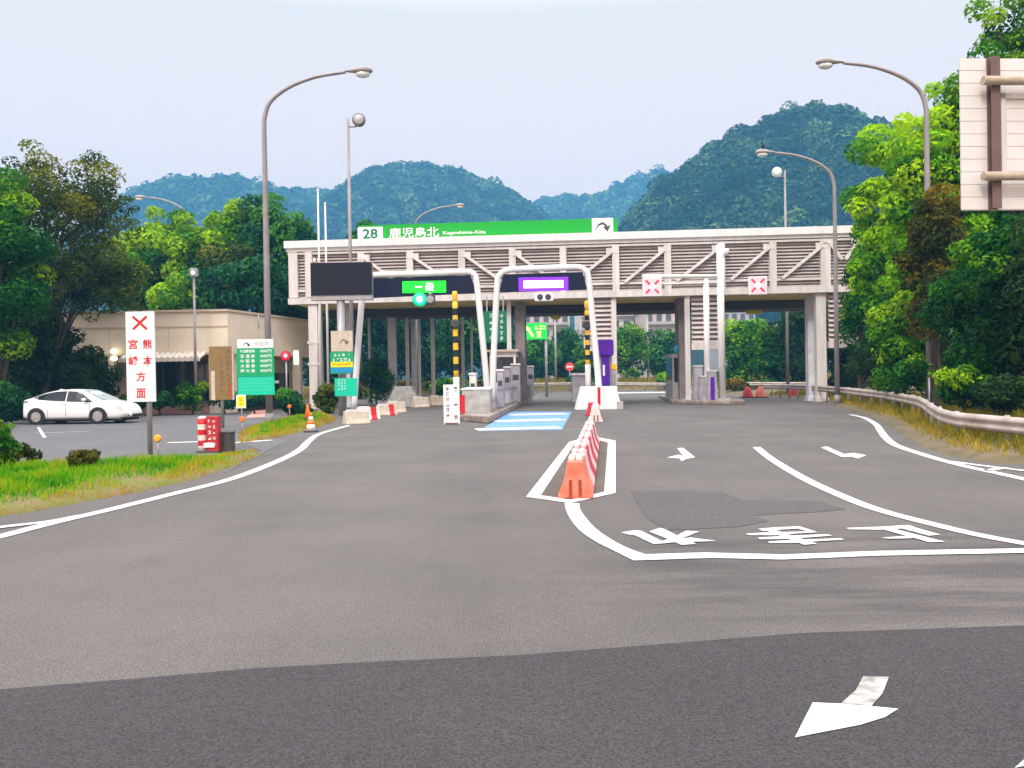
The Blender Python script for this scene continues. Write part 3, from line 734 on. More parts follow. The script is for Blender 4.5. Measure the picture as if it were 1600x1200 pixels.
# louvred side screens under the passage
def screen(u0, u1, v1, mullion=True):
    x0 = gx(u0, 500); x1 = gx(u1, 500); z1 = gp((u0 + u1) / 2, v1)[1]
    s = MB(); n = int((ZB - z1) / 0.29)
    for k in range(n):
        z = z1 + .3 + (ZB - z1 - .3) * k / n
        s.add([(x0, 0.02, z), (x1, 0.02, z), (x1, .2, z + .17), (x0, .2, z + .17), (x0, .05, z - .03), (x1, .05, z - .03), (x1, .22, z + .14), (x0, .22, z + .14)], [(0, 1, 2, 3), (7, 6, 5, 4), (0, 4, 5, 1), (3, 2, 6, 7), (0, 3, 7, 4), (1, 5, 6, 2)])
    sc = mk("screen", s, M_LOUVRE, gate)
    mk("screen_back", MB().box(x0 + .02, x1 - .02, .27, .33, z1 + .1, ZB - .01), M_DARKBACK, sc)
    mk("screen_sill", MB().box(x0 - .05, x1 + .05, -.12, .35, z1 - .12, z1 + .28), M_WHITE, sc)
screen(921, 957, 545); screen(1081, 1127, 543); screen(1296, 1345, 540)
def column(u, w, d0, d1, material=M_WHITE, ztop=None, z0=0.0, v=560):
    x = gx(u, v, d0); zt = ZB + .02 if ztop is None else ztop
    mk("column", MB().box(x - w / 2, x + w / 2, d0, d1, z0, zt).box(x - w / 2 - .08, x + w / 2 + .08, d0 - .08, d1 + .08, z0, z0 + .25), material, gate)
column(489, 0.48, -.1, .4); column(500, 0.25, 1.5, 1.8); column(960, 0.30, -.05, .3); column(1075, 0.28, -.05, .3)
column(1284, 0.55, .0, .5); column(1271, 0.6, 1.4, 2.0, M_PALEG)
column(813, 0.6, 1.2, 3.2, mat("brown_column", (0.26, 0.22, 0.225), 0.7, noise=0.3, nscale=2)); column(1066, 0.32, 1.2, 3.0, MATS["brown_column"])
for u, w, d, mt_ in ((612, .5, 6.2, M_PALEG), (636, .22, 7.2, M_WHITE), (646, .3, 8.0, M_PALEG), (676, .24, 7.4, M_WHITE), (655, .16, 8.2, M_WHITE), (723, .2, 7.6, M_WHITE), (737, .14, 8.2, M_WHITE), (577, .15, 6.4, M_PALEG), (545, .34, 2.0, M_PALEG), (796, .26, .6, M_WHITE)):
    column(u, w, d, d + w, mt_, ZB - .39 if d > DEP else None)
for dx in (.28, .42): mk("pipe", MB().tube([(gx(489, 560) + dx, -.06, 0), (gx(489, 560) + dx, -.06, ZB)], .05, 8), M_WHITE, gate)
for zc in (2.6, 3.9): mk("pipe_clamp", MB().box(gx(489, 560) - .28, gx(489, 560) + .5, -.13, -.1, zc, zc + .15), M_WHITE, gate)
# roof sign
x0 = gx(556, 365); x1 = gx(966, 350)
rs = thing("roof_sign", "long green interchange name board standing on the passage roof", "sign", tuple(GA + GD * x0 + GN * 0.6 + Vector((0, 0, ZT))), GRZ)
WS = x1 - x0; HS = 0.98
def fx(u): return gx(u, 357, .6) - x0
mk("board", MB().box(0, WS, 0, .12, 0.02, HS), M_SIGNG, rs)
for xq in (1.0, WS / 2, WS - 1.1): mk("stand", MB().box(xq, xq + .1, .12, .7, 0, .1).bar((xq + .05, .13, .9), (xq + .05, .7, .05), .06, .06), M_GREY, rs)
a0, a1 = fx(559), fx(598)
npn = mk("number_panel", MB().box(a0, a1, -.025, -.001, .06, HS - .12), M_SIGNW, rs)
text_on(rs, "28", (a0 + a1) / 2, .46, -.03, .92, .6, M_SIGNDG, .03, "number")
text_on(rs, "鹿児島北", (fx(608) + fx(686)) / 2, .47, -.012, fx(686) - fx(608), .62, M_SIGNW, .012)
text_on(rs, "Kagoshima-Kita", (fx(692) + fx(759)) / 2, .36, -.012, fx(759) - fx(692), .26, M_SIGNW, .012)
a0, a1 = fx(925), fx(958)
mk("emblem_panel", MB().box(a0, a1, -.025, -.001, .10, HS + .02), M_SIGNW, rs)
def emblem(parent, cx, cz, w, y, material):
    """a swoosh that rises, arches over and ends in an arrow head"""
    s = MB(); k = w
    arc = [(-.42, -.22), (-.25, .08), (0, .2), (.2, .08), (.3, -.08)]; ar2 = [(-.42, -.30), (-.22, -.02), (0, .06), (.1, -.02), (.14, -.12)]
    s.add([(cx + x * k, y, cz + z * k) for x, z in arc] + [(cx + x * k, y, cz + z * k) for x, z in ar2], [(i, i + 1, 6 + i, 5 + i) for i in range(4)])
    s.add([(cx + x * k, y - .001, cz + z * k) for x, z in ((.02, -.1), (.46, .02), (.28, -.36))], [(0, 1, 2)])
    mk("emblem", s, material, parent, fixn=False)
emblem(rs, (a0 + a1) / 2, .56, (a1 - a0) * .85, -.03, M_DKGREY)

# closed-lane light panels and camera on the passage
def lane_light(label, loc, rz):
    t = thing("lane_signal", label, "lane signal", loc, rz, "red cross lane signals")
    mk("housing", MB().box(-.52, .52, -.12, .12, -.52, .52), M_SIGNW, t, bevel=.02)
    f = mk("light_field", MB().box(-.46, .46, -.128, -.121, -.46, .46), M_LED_RS, t)
    mk("cross", MB().bar((-.36, -.135, -.36), (.36, -.135, .36), .11, .012, (0, 1, 0)) .bar((-.36, -.138, .36), (.36, -.138, -.36), .11, .012, (0, 1, 0)), M_LED_R, t)
    mk("blown_core", MB().lathe([(.17, 0), (.15, .02)], (0, -.165, 0), 14, 'y'), M_GLARE_PK, t)  # blown-out centre of the signal, painted as a glowing disc
    mk("bracket", MB().box(-.06, .06, .12, .3, -.1, .1), M_GREY, t)
    return t
x, z = gp(1184, 446, -.5)
lane_light("red cross lane signal fixed to the louvred passage over the far right lane", tuple(GA + GD * x + GN * -.42 + Vector((0, 0, z))), GRZ)
x, z = gp(1134, 393, -.4)
cc = thing("security_camera", "small white dome camera on a bracket high on the passage front", "camera", tuple(GA + GD * x + GN * -.3 + Vector((0, 0, z))), GRZ)
mk("body", MB().lathe([(.05, .2), (.2, .16), (.22, 0), (.15, -.16), (.03, -.22)], n=14), M_SIGNW, cc); mk("bracket", MB().box(-.35, 0, .05, .15, .12, .2), M_WHITE, cc)

# ================================================================ ETC LANE GANTRIES
def gantry(label, pts, panel, D, led, ledmat, txt, group):
    b = P(sum(p[0] for p in pts) / len(pts), 600, D)
    t = thing("lane_gantry", label, "gantry", (b.x, D, 0), 0, group)
    L_ = lambda u, v: (P(u, v, D).x - b.x, 0, P(u, v, D).z)
    w = smooth_line([Vector(L_(*p)) for p in pts], 4)
    w = [q for i, q in enumerate(w)]
    mk("frame", MB().tube(w, 0.155, 12), M_WHITE2, t)
    poly = [(L_(*p)[0], L_(*p)[2]) for p in panel]
    mk("panel", MB().prism(poly, 'y', -.04, .12), M_NAVY, t)
    q0 = L_(led[0], led[1]); q1 = L_(led[2], led[3])
    cx = (q0[0] + q1[0]) / 2; cz = (q0[2] + q1[2]) / 2; ww = abs(q1[0] - q0[0]); hh = abs(q1[2] - q0[2])
    dsp = mk("display", MB().box(cx - ww / 2, cx + ww / 2, -.075, -.041, cz - hh / 2, cz + hh / 2), ledmat, t)
    return t, (cx, cz, ww, hh)
DG = 41.5
g1, (cx, cz, ww, hh) = gantry("white rounded lane gantry with a green lit display and dark panel", [(553, 640), (558, 560), (566, 462), (569, 440), (580, 431), (610, 429), (680, 427), (728, 425), (740, 429), (745, 445), (755, 540), (763, 628)], [(574, 436), (735, 430), (745, 458), (572, 466)], DG, (629, 440, 697, 457), M_LED_G, "一般", "lane gantries over the toll lanes")
text_on(g1, "一", cx - .27, cz, -.08, .34, .07, M_LED_W, .02); text_on(g1, "般", cx + .27, cz, -.08, .42, .42, M_LED_W, .012)
g2, (cx, cz, ww, hh) = gantry("white rounded lane gantry with a glowing violet display and dark panel", [(769, 630), (772, 540), (777, 445), (781, 430), (793, 422), (820, 420), (880, 418), (905, 418), (915, 424), (920, 440), (929, 530), (937, 620)], [(786, 429), (910, 425), (917, 452), (780, 457)], DG, (810, 434, 888, 454), M_LED_P, "", "lane gantries over the toll lanes")
g2l = mk("glare_panel", MB().box(cx - .99, cx + .99, -.082, -.076, cz - .19, cz + .17), M_LED_W, g2)  # white panel paints the glare of the burnt-out lettering
text_on(g2, "ETC専用", cx, cz, -.084, 1.7, .27, emit("led_lilac", (0.95, 0.8, 1.0), 1.25), .01)
# signal lamps under the gantries
p = P(656, 468, 41.2)
sg = thing("signal_lamp", "round green signal lamp lit below the green display", "signal", tuple(p))
mk("housing", MB().box(-.3, .75, -.05, .2, -.26, .26), M_DKGREY, sg, bevel=.03)
mk("lens", MB().lathe([(.26, 0), (.24, -.04), (.16, -.065)], (0, -.05, 0), 18, 'y'), M_SIG_G, sg); mk("glare_core", MB().lathe([(.16, -.066), (.14, -.08), (.05, -.09)], (0, -.05, 0), 18, 'y'), M_SIG_GC, sg); mk("glow_ring", MB().lathe([(.36, .02), (.36, -.01), (.27, -.015)], (0, -.05, 0), 18, 'y', cap=False), M_SIG_G2, sg)  # white core and outer green ring paint the glare and glow of the lens
mk("lens", MB().lathe([(.19, 0), (.17, -.03)], (.52, -.05, 0), 14, 'y'), M_GREY, sg)
for xq in (-.05, .45): mk("hanger", MB().box(xq, xq + .1, .1, .19, .25, .33), M_WHITE, sg)
p = P(850, 464, 41.2)
sg = thing("signal_lamp", "unlit white signal box with two dark lenses below the violet display", "signal", tuple(p))
mk("housing", MB().box(-.46, .46, -.05, .2, -.2, .2), M_SIGNW, sg, bevel=.04)
for s in (-.2, .2): mk("lens", MB().lathe([(.15, 0), (.14, -.03), (.08, -.05)], (s, -.05, 0), 14, 'y'), M_DKGREY, sg)
for xq in (-.3, .24): mk("hanger", MB().box(xq, xq + .06, .1, .19, .19, .27), M_WHITE, sg)

# ================================================================ LEFT VMS, POLES
def rel(o): return lambda u, v, D: P(u, v, D) - o.location
D = 39.0; b = P(533, 600, D)
vm = thing("message_board", "wide black unlit message board on a grey post", "message board", (b.x, D, 0))
q = rel(vm); a = q(485, 411, D); c = q(580, 466, D)
mk("display", MB().box(a.x, c.x, -.02, .35, c.z + .17, a.z), M_BLACK, vm)
mk("housing", MB().box(a.x - .02, c.x + .04, .02, .45, c.z - .05, c.z + .17).box(a.x - .01, c.x + .03, .36, .44, c.z + .17, a.z + .07), M_GREY, vm)
mk("pole", MB().tube([(0, .25, 0), (0, .25, c.z)], .19, 14), M_GREY, vm)
for u in (490, 497, 560): 
    s = q(u, 404, D); mk("eye_bolt", MB().box(s.x - .06, s.x + .06, .1, .2, a.z + .07, s.z + .05), M_WHITE, vm)
def sign(name, label, u0, v0, u1, v1, D, material, cat="sign", posts=(), thick=.04, group=None, zg=0.0, backm=None):
    cu = (u0 + u1) / 2; b = P(cu, (v0 + v1) / 2, D)
    t = thing(name, label, cat, (b.x, D, zg), 0, group)
    w = (u1 - u0) * px(D); z1 = P(cu, v0, D).z - zg; z0 = P(cu, v1, D).z - zg
    if material: mk("board", MB().box(-w / 2, w / 2, 0, thick, z0, z1), material, t, bevel=.008)
    for dx, r in posts: mk("pole", MB().tube([(dx, thick + r, 0), (dx, thick + r, z1 - .05)], r, 12), M_GALV, t)
    return t, w, z0, z1
rg = random.Random(4)
t, w, z0, z1 = sign("information_sign", "cream square sign with a faint emblem on the grey post", 517, 517, 551, 549, 38.6, M_CREAM, group="signs on the message board post")
emblem(t, .1, (z0 + z1) / 2, .5, -.004, M_BROWN)
t, w, z0, z1 = sign("information_sign", "green, yellow and blue banded sign below the cream one", 516, 549.5, 552, 584, 38.6, M_SIGNG2, group="signs on the message board post")
h = z1 - z0
glyph_obj(t, rg, [(-.3 + .2 * i, z1 - .15, .15, .17) for i in range(4)] + [(-.36 + .18 * i, z1 - .38, .15, .19) for i in range(5)], -.004, M_SIGNW)
mk("band", MB().box(-w / 2 + .03, w / 2 - .03, -.008, 0, z0 + h * .30, z0 + h * .54), M_YELS, t); mk("band", MB().box(-w / 2 + .03, w / 2 - .03, -.008, 0, z0 + .05, z0 + h * .28), M_BLUES, t)
glyph_obj(t, rg, [(-.38 + .125 * i, z0 + h * .42, .1, .12) for i in range(7)], -.012, M_REDT)
t, w, z0, z1 = sign("information_sign", "turquoise notice board lowest on the grey post", 523, 591, 558, 619, 38.4, M_SIGNT, group="signs on the message board post")
glyph_obj(t, rg, [(-.32 + .14 * i, z1 - .1 - .13 * j, .09, .1) for j in range(4) for i in range(3)], -.004, M_SIGNW)
mk("clamp", MB().box(-.35, -.2, .04, .2, z0 + .1, z1 - .1), M_GREY, t)
for u, vt, D in ((496, 297, 44.0), (507, 318, 44.0)):
    b = P(u + 6, 600, D); h = P(u, vt, D).z
    t = thing("flag_pole", "slender white pole rising past the message board, " + ("the taller one" if vt < 300 else "the shorter one"), "pole", (b.x, D, 0), 0, "slender white poles")
    mk("pole", MB().tube([(0, 0, 0), (0, 0, h * .5), (0, 0, h)], [.07, .06, .045], 10), M_WHITE, t); mk("cap", MB().ell((0, 0, h), (.07, .07, .07), 10, 6), M_WHITE2, t)
    mk("base", MB().box(-.14, .14, -.14, .14, 0, .1), M_CONC, t)

# ================================================================ STREET LAMPS
def street_lamp(label, u, D, vtop, sgn, H=12.9):
    b = P(u, 600, D)
    t = thing("street_lamp", label, "street lamp", (b.x, D, 0), 0, "curved arm street lamps")
    pts = [Vector((0, 0, 0)), Vector((0, 0, 6)), Vector((0, 0, H - 1.75))]
    arc = smooth_line([Vector((0, 0, H - 1.75)), Vector((.22, 0, H - 1.08)), Vector((.9, 0, H - .55)), Vector((1.9, 0, H - .18)), Vector((3.0, 0, H - .02))], 5)
    full = pts + arc[1:]
    full = [Vector((p.x * sgn, p.y, p.z)) for p in full]
    n = len(full)
    mk("pole", MB().tube(full, [.13, .11, .085] + [.085 - .03 * i / (n - 3) for i in range(n - 3)], 12), M_LAMPP, t)
    mk("base", MB().box(-.2, .2, -.2, .2, 0, .04).tube([(0, 0, .04), (0, 0, .5)], .15, 12), M_LAMPP, t)
    hx = 3.0
    sec = [(0, .05), (.25, .09), (.5, .17), (.75, .19), (.92, .13), (1.0, .02)]
    s = MB(); v = []; k = 12
    for d_, r in sec:
        for i in range(k):
            a = 2 * math.pi * i / k; zz = math.sin(a) * r * (.95 if math.sin(a) > 0 else .55)
            v.append((sgn * (hx + d_), math.cos(a) * r * 1.15, H - .02 + zz + .03))
    f = [(j * k + i, j * k + (i + 1) % k, (j + 1) * k + (i + 1) % k, (j + 1) * k + i) for j in range(len(sec) - 1) for i in range(k)]
    s.add(v, f, True); hd = mk("lamp_head", s, mat("lamp_head", (.36, .31, .31), .45, noise=.2, nscale=6), t)
    mk("lens", MB().ell((sgn * (hx + .64), 0, H - .10), (.27, .17, .14), 14, 8), M_LAMPGLASS, hd)
    return t
street_lamp("curved street lamp on the grass beside the fee board", 420, 30.4, 115, 1)
street_lamp("curved street lamp rising out of the bright green trees", 1453, 30.3, 85, -1)
street_lamp("curved street lamp behind the guardrail with a crow on its head", 1308, 42.4, 237, -1)
street_lamp("curved street lamp beyond the gate, seen over the green roof sign", 652, 66, 318, 1, 15.4)
street_lamp("curved street lamp hidden in trees behind the beige building", 297, 64, 308, -1, 16.0)
# crow on the lamp
b = P(1308, 600, 42.4); H = 12.9
cr = MB().ell((0, 0, .16), (.09, .07, .13), 10, 8).ell((-.03, 0, .33), (.055, .05, .055), 10, 6)
cr.tube([(-.07, 0, .33), (-.15, 0, .31)], [.02, .004], 6).tube([(.03, 0, .10), (.10, 0, -.05)], [.05, .025], 6).tube([(0, .03, .06), (0, .03, 0)], .009, 5).tube([(0, -.03, .06), (0, -.03, 0)], .009, 5)
o = mk("crow", cr, M_BLACKP); o.location = (b.x - 3.62, 42.4, H + .185); tag(o, "black crow perched on a street lamp head", "bird")

def flood_pole(label, u, D, vtop, lamp_side, bright, ub=None):
    b = P(ub or u, 600, D); h = P(u, vtop, D).z
    t = thing("floodlight_pole", label, "floodlight", (b.x, D, 0), 0, "floodlights on straight poles")
    mk("pole", MB().tube([(0, 0, 0), (0, 0, h * .5), (0, 0, h)], [.12, .1, .07], 12), M_LAMPP, t)
    mk("base", MB().box(-.2, .2, -.2, .2, 0, .08), M_CONC, t)
    s = lamp_side
    mk("bracket", MB().tube([(0, 0, h - .45), (s * .4, 0, h - .45), (s * .6, 0, h - .3)], .05, 8), M_LAMPP, t)
    hd = mk("lamp_head", MB().lathe([(.08, .3), (.26, .2), (.34, -.05), (.36, -.22)], (s * .62, 0, h - .15), 16, 'y'), M_WHITE2 if bright else M_DKGREY, t)
    mk("lens", MB().lathe([(.33, -.225), (.2, -.27), (.03, -.29)], (s * .62, 0, h - .15), 16, 'y'), M_LAMPGLASS if bright else M_GREY, hd)
    return t
flood_pole("dark round floodlight on a tall straight pole by the message board", 546, 45, 185, 1, False, 551)
flood_pole("white floodlight on a straight pole rising behind the louvred passage", 1231, 60, 266, -1, True)
# small square lamp by the building
b = P(306, 600, 44); h = P(305, 432, 44).z
t = thing("lamp_post", "slim lamp post with a small square lit head before the beige building", "lamp post", (b.x, 44, 0))
mk("pole", MB().tube([(0, 0, 0), (0, 0, h)], [.085, .06], 10), M_LAMPP, t)
hd = mk("lamp_head", MB().box(-.2, .2, -.12, .12, h, h + .42), M_GREY, t, bevel=.03); mk("lens", MB().ell((0, -.13, h + .2), (.09, .04, .1), 10, 6), M_LED_W, hd); mk("base", MB().box(-.15, .15, -.15, .15, 0, .2), M_CONC, t)

# ================================================================ SIGNS ON THE LEFT
t, w, z0, z1 = sign("direction_sign", "tall white sign with a red cross and red characters on the grass", 197, 487, 242, 628, 18.0, M_SIGNW, posts=((.13, .055),), zg=0.08)
mz = (z0 + z1) / 2; hh = z1 - z0
mk("cross", MB().bar((-.15, -.003, z1 - .38), (.15, -.003, z1 - .1), .05, .006, (0, 1, 0)).bar((-.15, -.006, z1 - .1), (.15, -.006, z1 - .38), .05, .006, (0, 1, 0)), M_RED, t)
cw = .2
for s, x, fz in (("宮", -.155, .36), ("崎", -.155, .545), ("熊", .155, .36), ("本", .155, .545), ("方", 0, .72), ("面", 0, .905)):
    text_on(t, s, x, z1 - hh * fz, -.004, cw, .21, M_REDT, .02)
# fee board
t, w, z0, z1 = sign("fee_board", "green toll fee board with a white header on the lamp pole", 370, 530, 428, 617, 29.6, None)
h = z1 - z0
mk("header", MB().box(-w / 2 + .03, w / 2 - .02, 0, .05, z1 - h * .155, z1), M_SIGNW, t); mk("panel", MB().box(-w / 2, w / 2, 0, .05, z0 + h * .33, z1 - h * .16), M_SIGNG2, t); mk("lower_panel", MB().box(-w / 2 + .03, w / 2, 0, .05, z0, z0 + h * .325), M_SIGNT, t)
emblem(t, -.3, z1 - h * .08, .3, -.004, M_DKGREY)
text_on(t, "料金表", .25, z1 - h * .08, -.004, .5, .15, M_GREY, .0)
for i, s in enumerate(("軽自動車等", "普 通 車", "中 型 車", "大 型 車", "特 大 車")):
    zz = z1 - h * (.215 + .088 * i)
    text_on(t, s, -.27, zz, -.004, .52, .125, M_SIGNW, .014)
    text_on(t, "000円", .38, zz, -.004, .40, .115, M_SIGNW, .008)
glyph_obj(t, rg, [(-.5 + .1 * i, z0 + h * .27 - .12 * j, .06, .06) for j in range(4) for i in range(11)], -.004, mat("pale_teal", lin(120, 225, 200), .5))
mk("bracket", MB().box(.25, .8, .05, .12, z0 + .4, z0 + .5).box(.25, .8, .05, .12, z1 - .5, z1 - .4), M_GREY, t)
# brown board
t, w, z0, z1 = sign("notice_board", "brown upright notice board with vertical dark writing by the parking lot", 327, 541, 363, 625, 29.8, M_SIGNBROWN, posts=((0, .06),))
glyph_obj(t, rg, [(.27, z1 - .2 - .2 * i, .13, .15) for i in range(6)] + [(0.02, z1 - .5 - .22 * i, .13, .15) for i in range(6)], -.004, M_BROWN)
glyph_obj(t, rg, [(.29, z0 + .55 - .18 * i, .13, .15) for i in range(3)], -.006, M_RED)
mk("strip", MB().box(-w / 2 + .06, -w / 2 + .2, -.01, -.001, z0, z0 + 1.05), M_CREAM, t); mk("frame", MB().box(w / 2, w / 2 + .05, -.01, .05, z0, z1), M_CREAM, t)
# small yellow sign
t, w, z0, z1 = sign("warning_sign", "small yellow sign with a white border on a thin post", 369, 617, 384, 638, 28.4, M_SIGNW, posts=((0, .025),))
mk("face", MB().box(-w / 2 + .04, w / 2 - .04, -.006, 0, z0 + .05, z1 - .05), M_YELS, t); glyph_obj(t, rg, [(0, z1 - .15, .12, .1), (0, z0 + .15, .12, .08)], -.009, M_ORANGE)
# delineators
for u, v, vb, D, lb in ((246, 685, 716, 17.6, "orange round delineator on the near grass edge"), (378, 655, 690, 24.5, "orange round delineator below the small yellow sign"), (452, 635, 654, 34, "orange round delineator before the round bush")):
    b = P(u, v, D)
    t = thing("delineator", lb, "delineator", (b.x, D, 0.0), 0, "orange delineators")
    mk("post", MB().tube([(0, .03, 0), (0, .03, b.z)], .02, 8), M_GALV, t); mk("reflector", MB().lathe([(.078, .03), (.078, -.01), (.055, -.03)], (0, 0, b.z), 14, 'y'), M_AMBER if u < 300 else M_ORANGE, t)
# striped cushion box and dark bin
b = P(327, 712, 17.9); zb_ = .12
t = thing("striped_barricade", "red and white striped barricade box with a red notice panel", "barricade", (b.x, 17.9, zb_))
dr = mkbands("drum", [(.04 + k * .115, .105) for k in range(7)], [M_BARR_W, M_RED], t); dr.location = (-.13, 0, 0)
mk("drum_top", MB().lathe([(.105, .73), (.09, .77), (.03, .79)], (-.13, 0, 0), 14), M_BARR_W, t)
mk("panel", MB().box(-.02, .23, -.10, .10, .04, .78), mat("red_panel", lin(190, 45, 55), .5, noise=.3, nscale=9), t)
glyph_obj(t, rg, [(.05 + .1 * i, .68 - .12 * j, .07, .08) for j in range(5) for i in range(2)], -.104, M_SIGNW); mk("plate", MB().box(-.07, .16, -.125, -.106, .12, .22), M_SIGNW, t); mk("foot", MB().box(-.24, .24, -.12, .12, 0, .04), M_DKGREY, t)
b = P(354, 712, 18.1); t = thing("dark_bin", "dark grey box bin beside the striped barricade", "bin", (b.x, 18.1, .10))
mk("body", MB().box(-.15, .15, -.14, .14, 0, .42), M_DKGREY, t, bevel=.015); mk("lid", MB().box(-.16, .16, -.15, .15, .42, .46), M_DKGREY, t, bevel=.01)
# traffic cone
b = G(486, 675); t = thing("traffic_cone", "small orange and white traffic cone by the white edge line", "cone", (b.x, b.y, 0))
mk("base", MB().box(-.2, .2, -.2, .2, 0, .05), M_DKGREY, t, bevel=.01); mk("body", MB().lathe([(.16, .05), (.115, .25)]), M_BARR_W, t); mk("band", MB().lathe([(.115, .25), (.09, .36)]), M_ORANGE, t); mk("band", MB().lathe([(.09, .36), (.06, .5)]), M_BARR_W, t); mk("tip", MB().lathe([(.06, .5), (.03, .62), (.02, .63)]), M_ORANGE, t)
b = G(481, 662); t2 = thing("traffic_cone", "orange traffic cone standing in the grass behind the small one", "cone", (b.x, b.y, 0.08))
mk("base", MB().box(-.2, .2, -.2, .2, 0, .05), M_DKGREY, t2); mk("body", MB().lathe([(.16, .05), (.09, .36), (.03, .68), (.02, .69)]), M_ORANGE, t2)

# ================================================================ BARRIER BLOCKS
def block_mb(L_, w=.44, h=.5):
    prof = [(-w / 2, 0), (-w / 2, .06), (-w * .36, .2), (-w * .27, h * .75), (-w * .23, h), (w * .23, h), (w * .27, h * .75), (w * .36, .2), (w / 2, .06), (w / 2, 0)]
    return MB().prism(prof, 'y', 0.03, L_ - .03)
M_SLOT = mat("barrier_slot", lin(150, 60, 40), .7)
def block(label, loc, rz, material, L_=1.0, group="barrier blocks", w=.44, h=.5, name="barrier_block", feet=True, capm=None):
    t = thing(name, label, "barrier", loc, rz, group)
    mk("body", block_mb(L_, w, h), material, t, bevel=.025)
    for sx_ in (-1, 1): mk("cap", MB().box(sx_ * w * .11 - w * .085, sx_ * w * .11 + w * .085, .12, L_ * .55, h - .004, h + .05), capm or M_BARR_W, t, bevel=.012)
    if feet: mk("slot", MB().box(-.085, -.04, .024, .04, .03, .25).box(.04, .085, .024, .04, .03, .25), M_SLOT, t)
    return t
s0 = Vector((.81, 10.95, 0)); s1 = Vector((1.93, 20.7, 0)); dv = (s1 - s0) / 10; rzb = math.atan2(dv.y, dv.x) - math.pi / 2
ordn = ["front", "second", "third", "fourth", "fifth", "sixth", "seventh", "eighth", "ninth", "last"]
for k in range(10):
    m_ = M_BARR_O if k == 0 else (M_BARR_P if k % 2 else M_BARR_R)
    nm = "faded orange" if k == 0 else ("pinkish white" if k % 2 else "red")
    block(f"{nm} plastic barrier block, {ordn[k]} in the row inside the painted outline", tuple(s0 + dv * k), rzb, m_, dv.length, "barrier blocks in the painted island", .46, .5, capm=M_BARR_W if k == 0 else M_BARR_P)
for k, (yy, m_, lb) in enumerate(((29.7, M_BARR_W, "white barrier block standing apart behind the painted island"), (31.2, M_BARR_R, "red barrier block just behind the lone white one"), (34.5, M_BARR_R, "red barrier block closest to the white crash block"))):
    xx = 2.98 + k * .16
    block(lb, (xx, yy, 0), rzb * .6, m_, 1.2, "barrier blocks before the crash block", .52, .56)
# kerb blocks along the left lane
for (u, v, m_, lb, w_, h_) in ((537, 664, M_CREAM, "cream concrete block at the end of the white edge line", .5, .5), (557, 657, M_BARR_W, "white block with a red stripe along the left lane", .5, .52), (588, 650, M_CREAM, "cream block with two humps beside the red striped one", .5, .5), (604, 646, M_CREAM, "cream block next beyond the two humped one", .5, .55), (645, 637, M_CREAM, "pale block before the thin canopy columns", .6, .6), (672, 634, M_CREAM, "pale block farthest along the left lane", .6, .6)):
    g_ = G(u, v)
    t = block(lb, (g_.x, g_.y, 0), -1.0, m_, 1.0, "blocks along the left lane", w_, h_, "kerb_block", False)
    if "red stripe" in lb: mk("stripe", MB().prism([(a * 1.05, b * 1.02) for a, b in ((-w_ / 2, 0), (-w_ / 2, .06), (-w_ * .36, .2), (-w_ * .27, h_ * .75), (-w_ * .23, h_), (w_ * .23, h_), (w_ * .27, h_ * .75), (w_ * .36, .2), (w_ / 2, .06), (w_ / 2, 0))], 'y', .58, .82), M_RED, t)
g_ = G(616, 640)
t = thing("kerb_block", "large pale concrete footing at the grey canopy column", "concrete block", (g_.x, g_.y + 4, 0)); mk("body", MB().prism([(-1.1, 0), (-.5, 1.25), (.5, 1.25), (1.1, 0)], 'y', 0, 1.2), M_CONC, t, bevel=.03)

# ================================================================ CENTRAL ISLANDS
fl = G(722, 658); fr = G(764, 662); bk = G(832, 624); bl = Vector((fl.x + 5.5, bk.y, 0))
isl = MB().prism([(fl.x, fl.y), (fr.x, fr.y), (bk.x, bk.y), (bk.x - 1.9, bk.y)], 'z', 0.0, .26)
o = mk("traffic_island", isl, M_KERB, bevel=.04); tag(o, "long raised concrete island between the two left toll lanes", "traffic island")
dirI = (bk - fr).normalized(); rzI = math.atan2(dirI.y, dirI.x) - math.pi / 2
def on_island(u, v_, D): return P(u, v_, D)
D = 33.0; b = P(744, 655, D)
t = thing("island_wall", "white concrete end wall at the head of the island", "wall", (b.x, D, 0))
wl = .5 * 44 * px(D); zt_ = P(744, 609, D).z
mk("body", MB().box(-wl, wl, 0, 5.0, .1, zt_), M_CONC, t, bevel=.03); mk("base_step", MB().box(-wl - .12, wl + .12, -.15, 5.1, 0, .16), M_KERB, t, bevel=.02); mk("coping", MB().box(-wl - .03, wl + .03, -.03, 5.0, zt_, zt_ + .06), M_WHITE2, t)
mk("hazard_strip", MB().box(-wl - .015, -wl + .12, -.012, .0, .2, zt_ - .2), M_RED, t)
# white notice board in front
t, w, z0, z1 = sign("standing_sign", "white upright sign with black writing before the island wall", 693, 601, 718, 663, 29.6, M_SIGNW, posts=())
glyph_obj(t, rg, [(.15, z1 - .18 - .5 * i, .16, .2) for i in range(3)] + [(-.13, z1 - .15 - .19 * i, .13, .15) for i in range(6)], -.004, mat("faded_ink", (.22, .10, .12), .7))
mk("side_panel", MB().box(w / 2, w / 2 + .13, .0, .03, z0 + .45, z1 - .4), M_RED, t); mk("foot", MB().box(-w / 2 + .06, w / 2 - .06, -.12, .25, 0, .08), M_BROWN, t)
mk("leg", MB().box(-w / 2 + .08, -w / 2 + .13, 0.01, .05, .05, z0 + .1).box(w / 2 - .13, w / 2 - .08, 0.01, .05, .05, z0 + .1), M_BROWN, t)
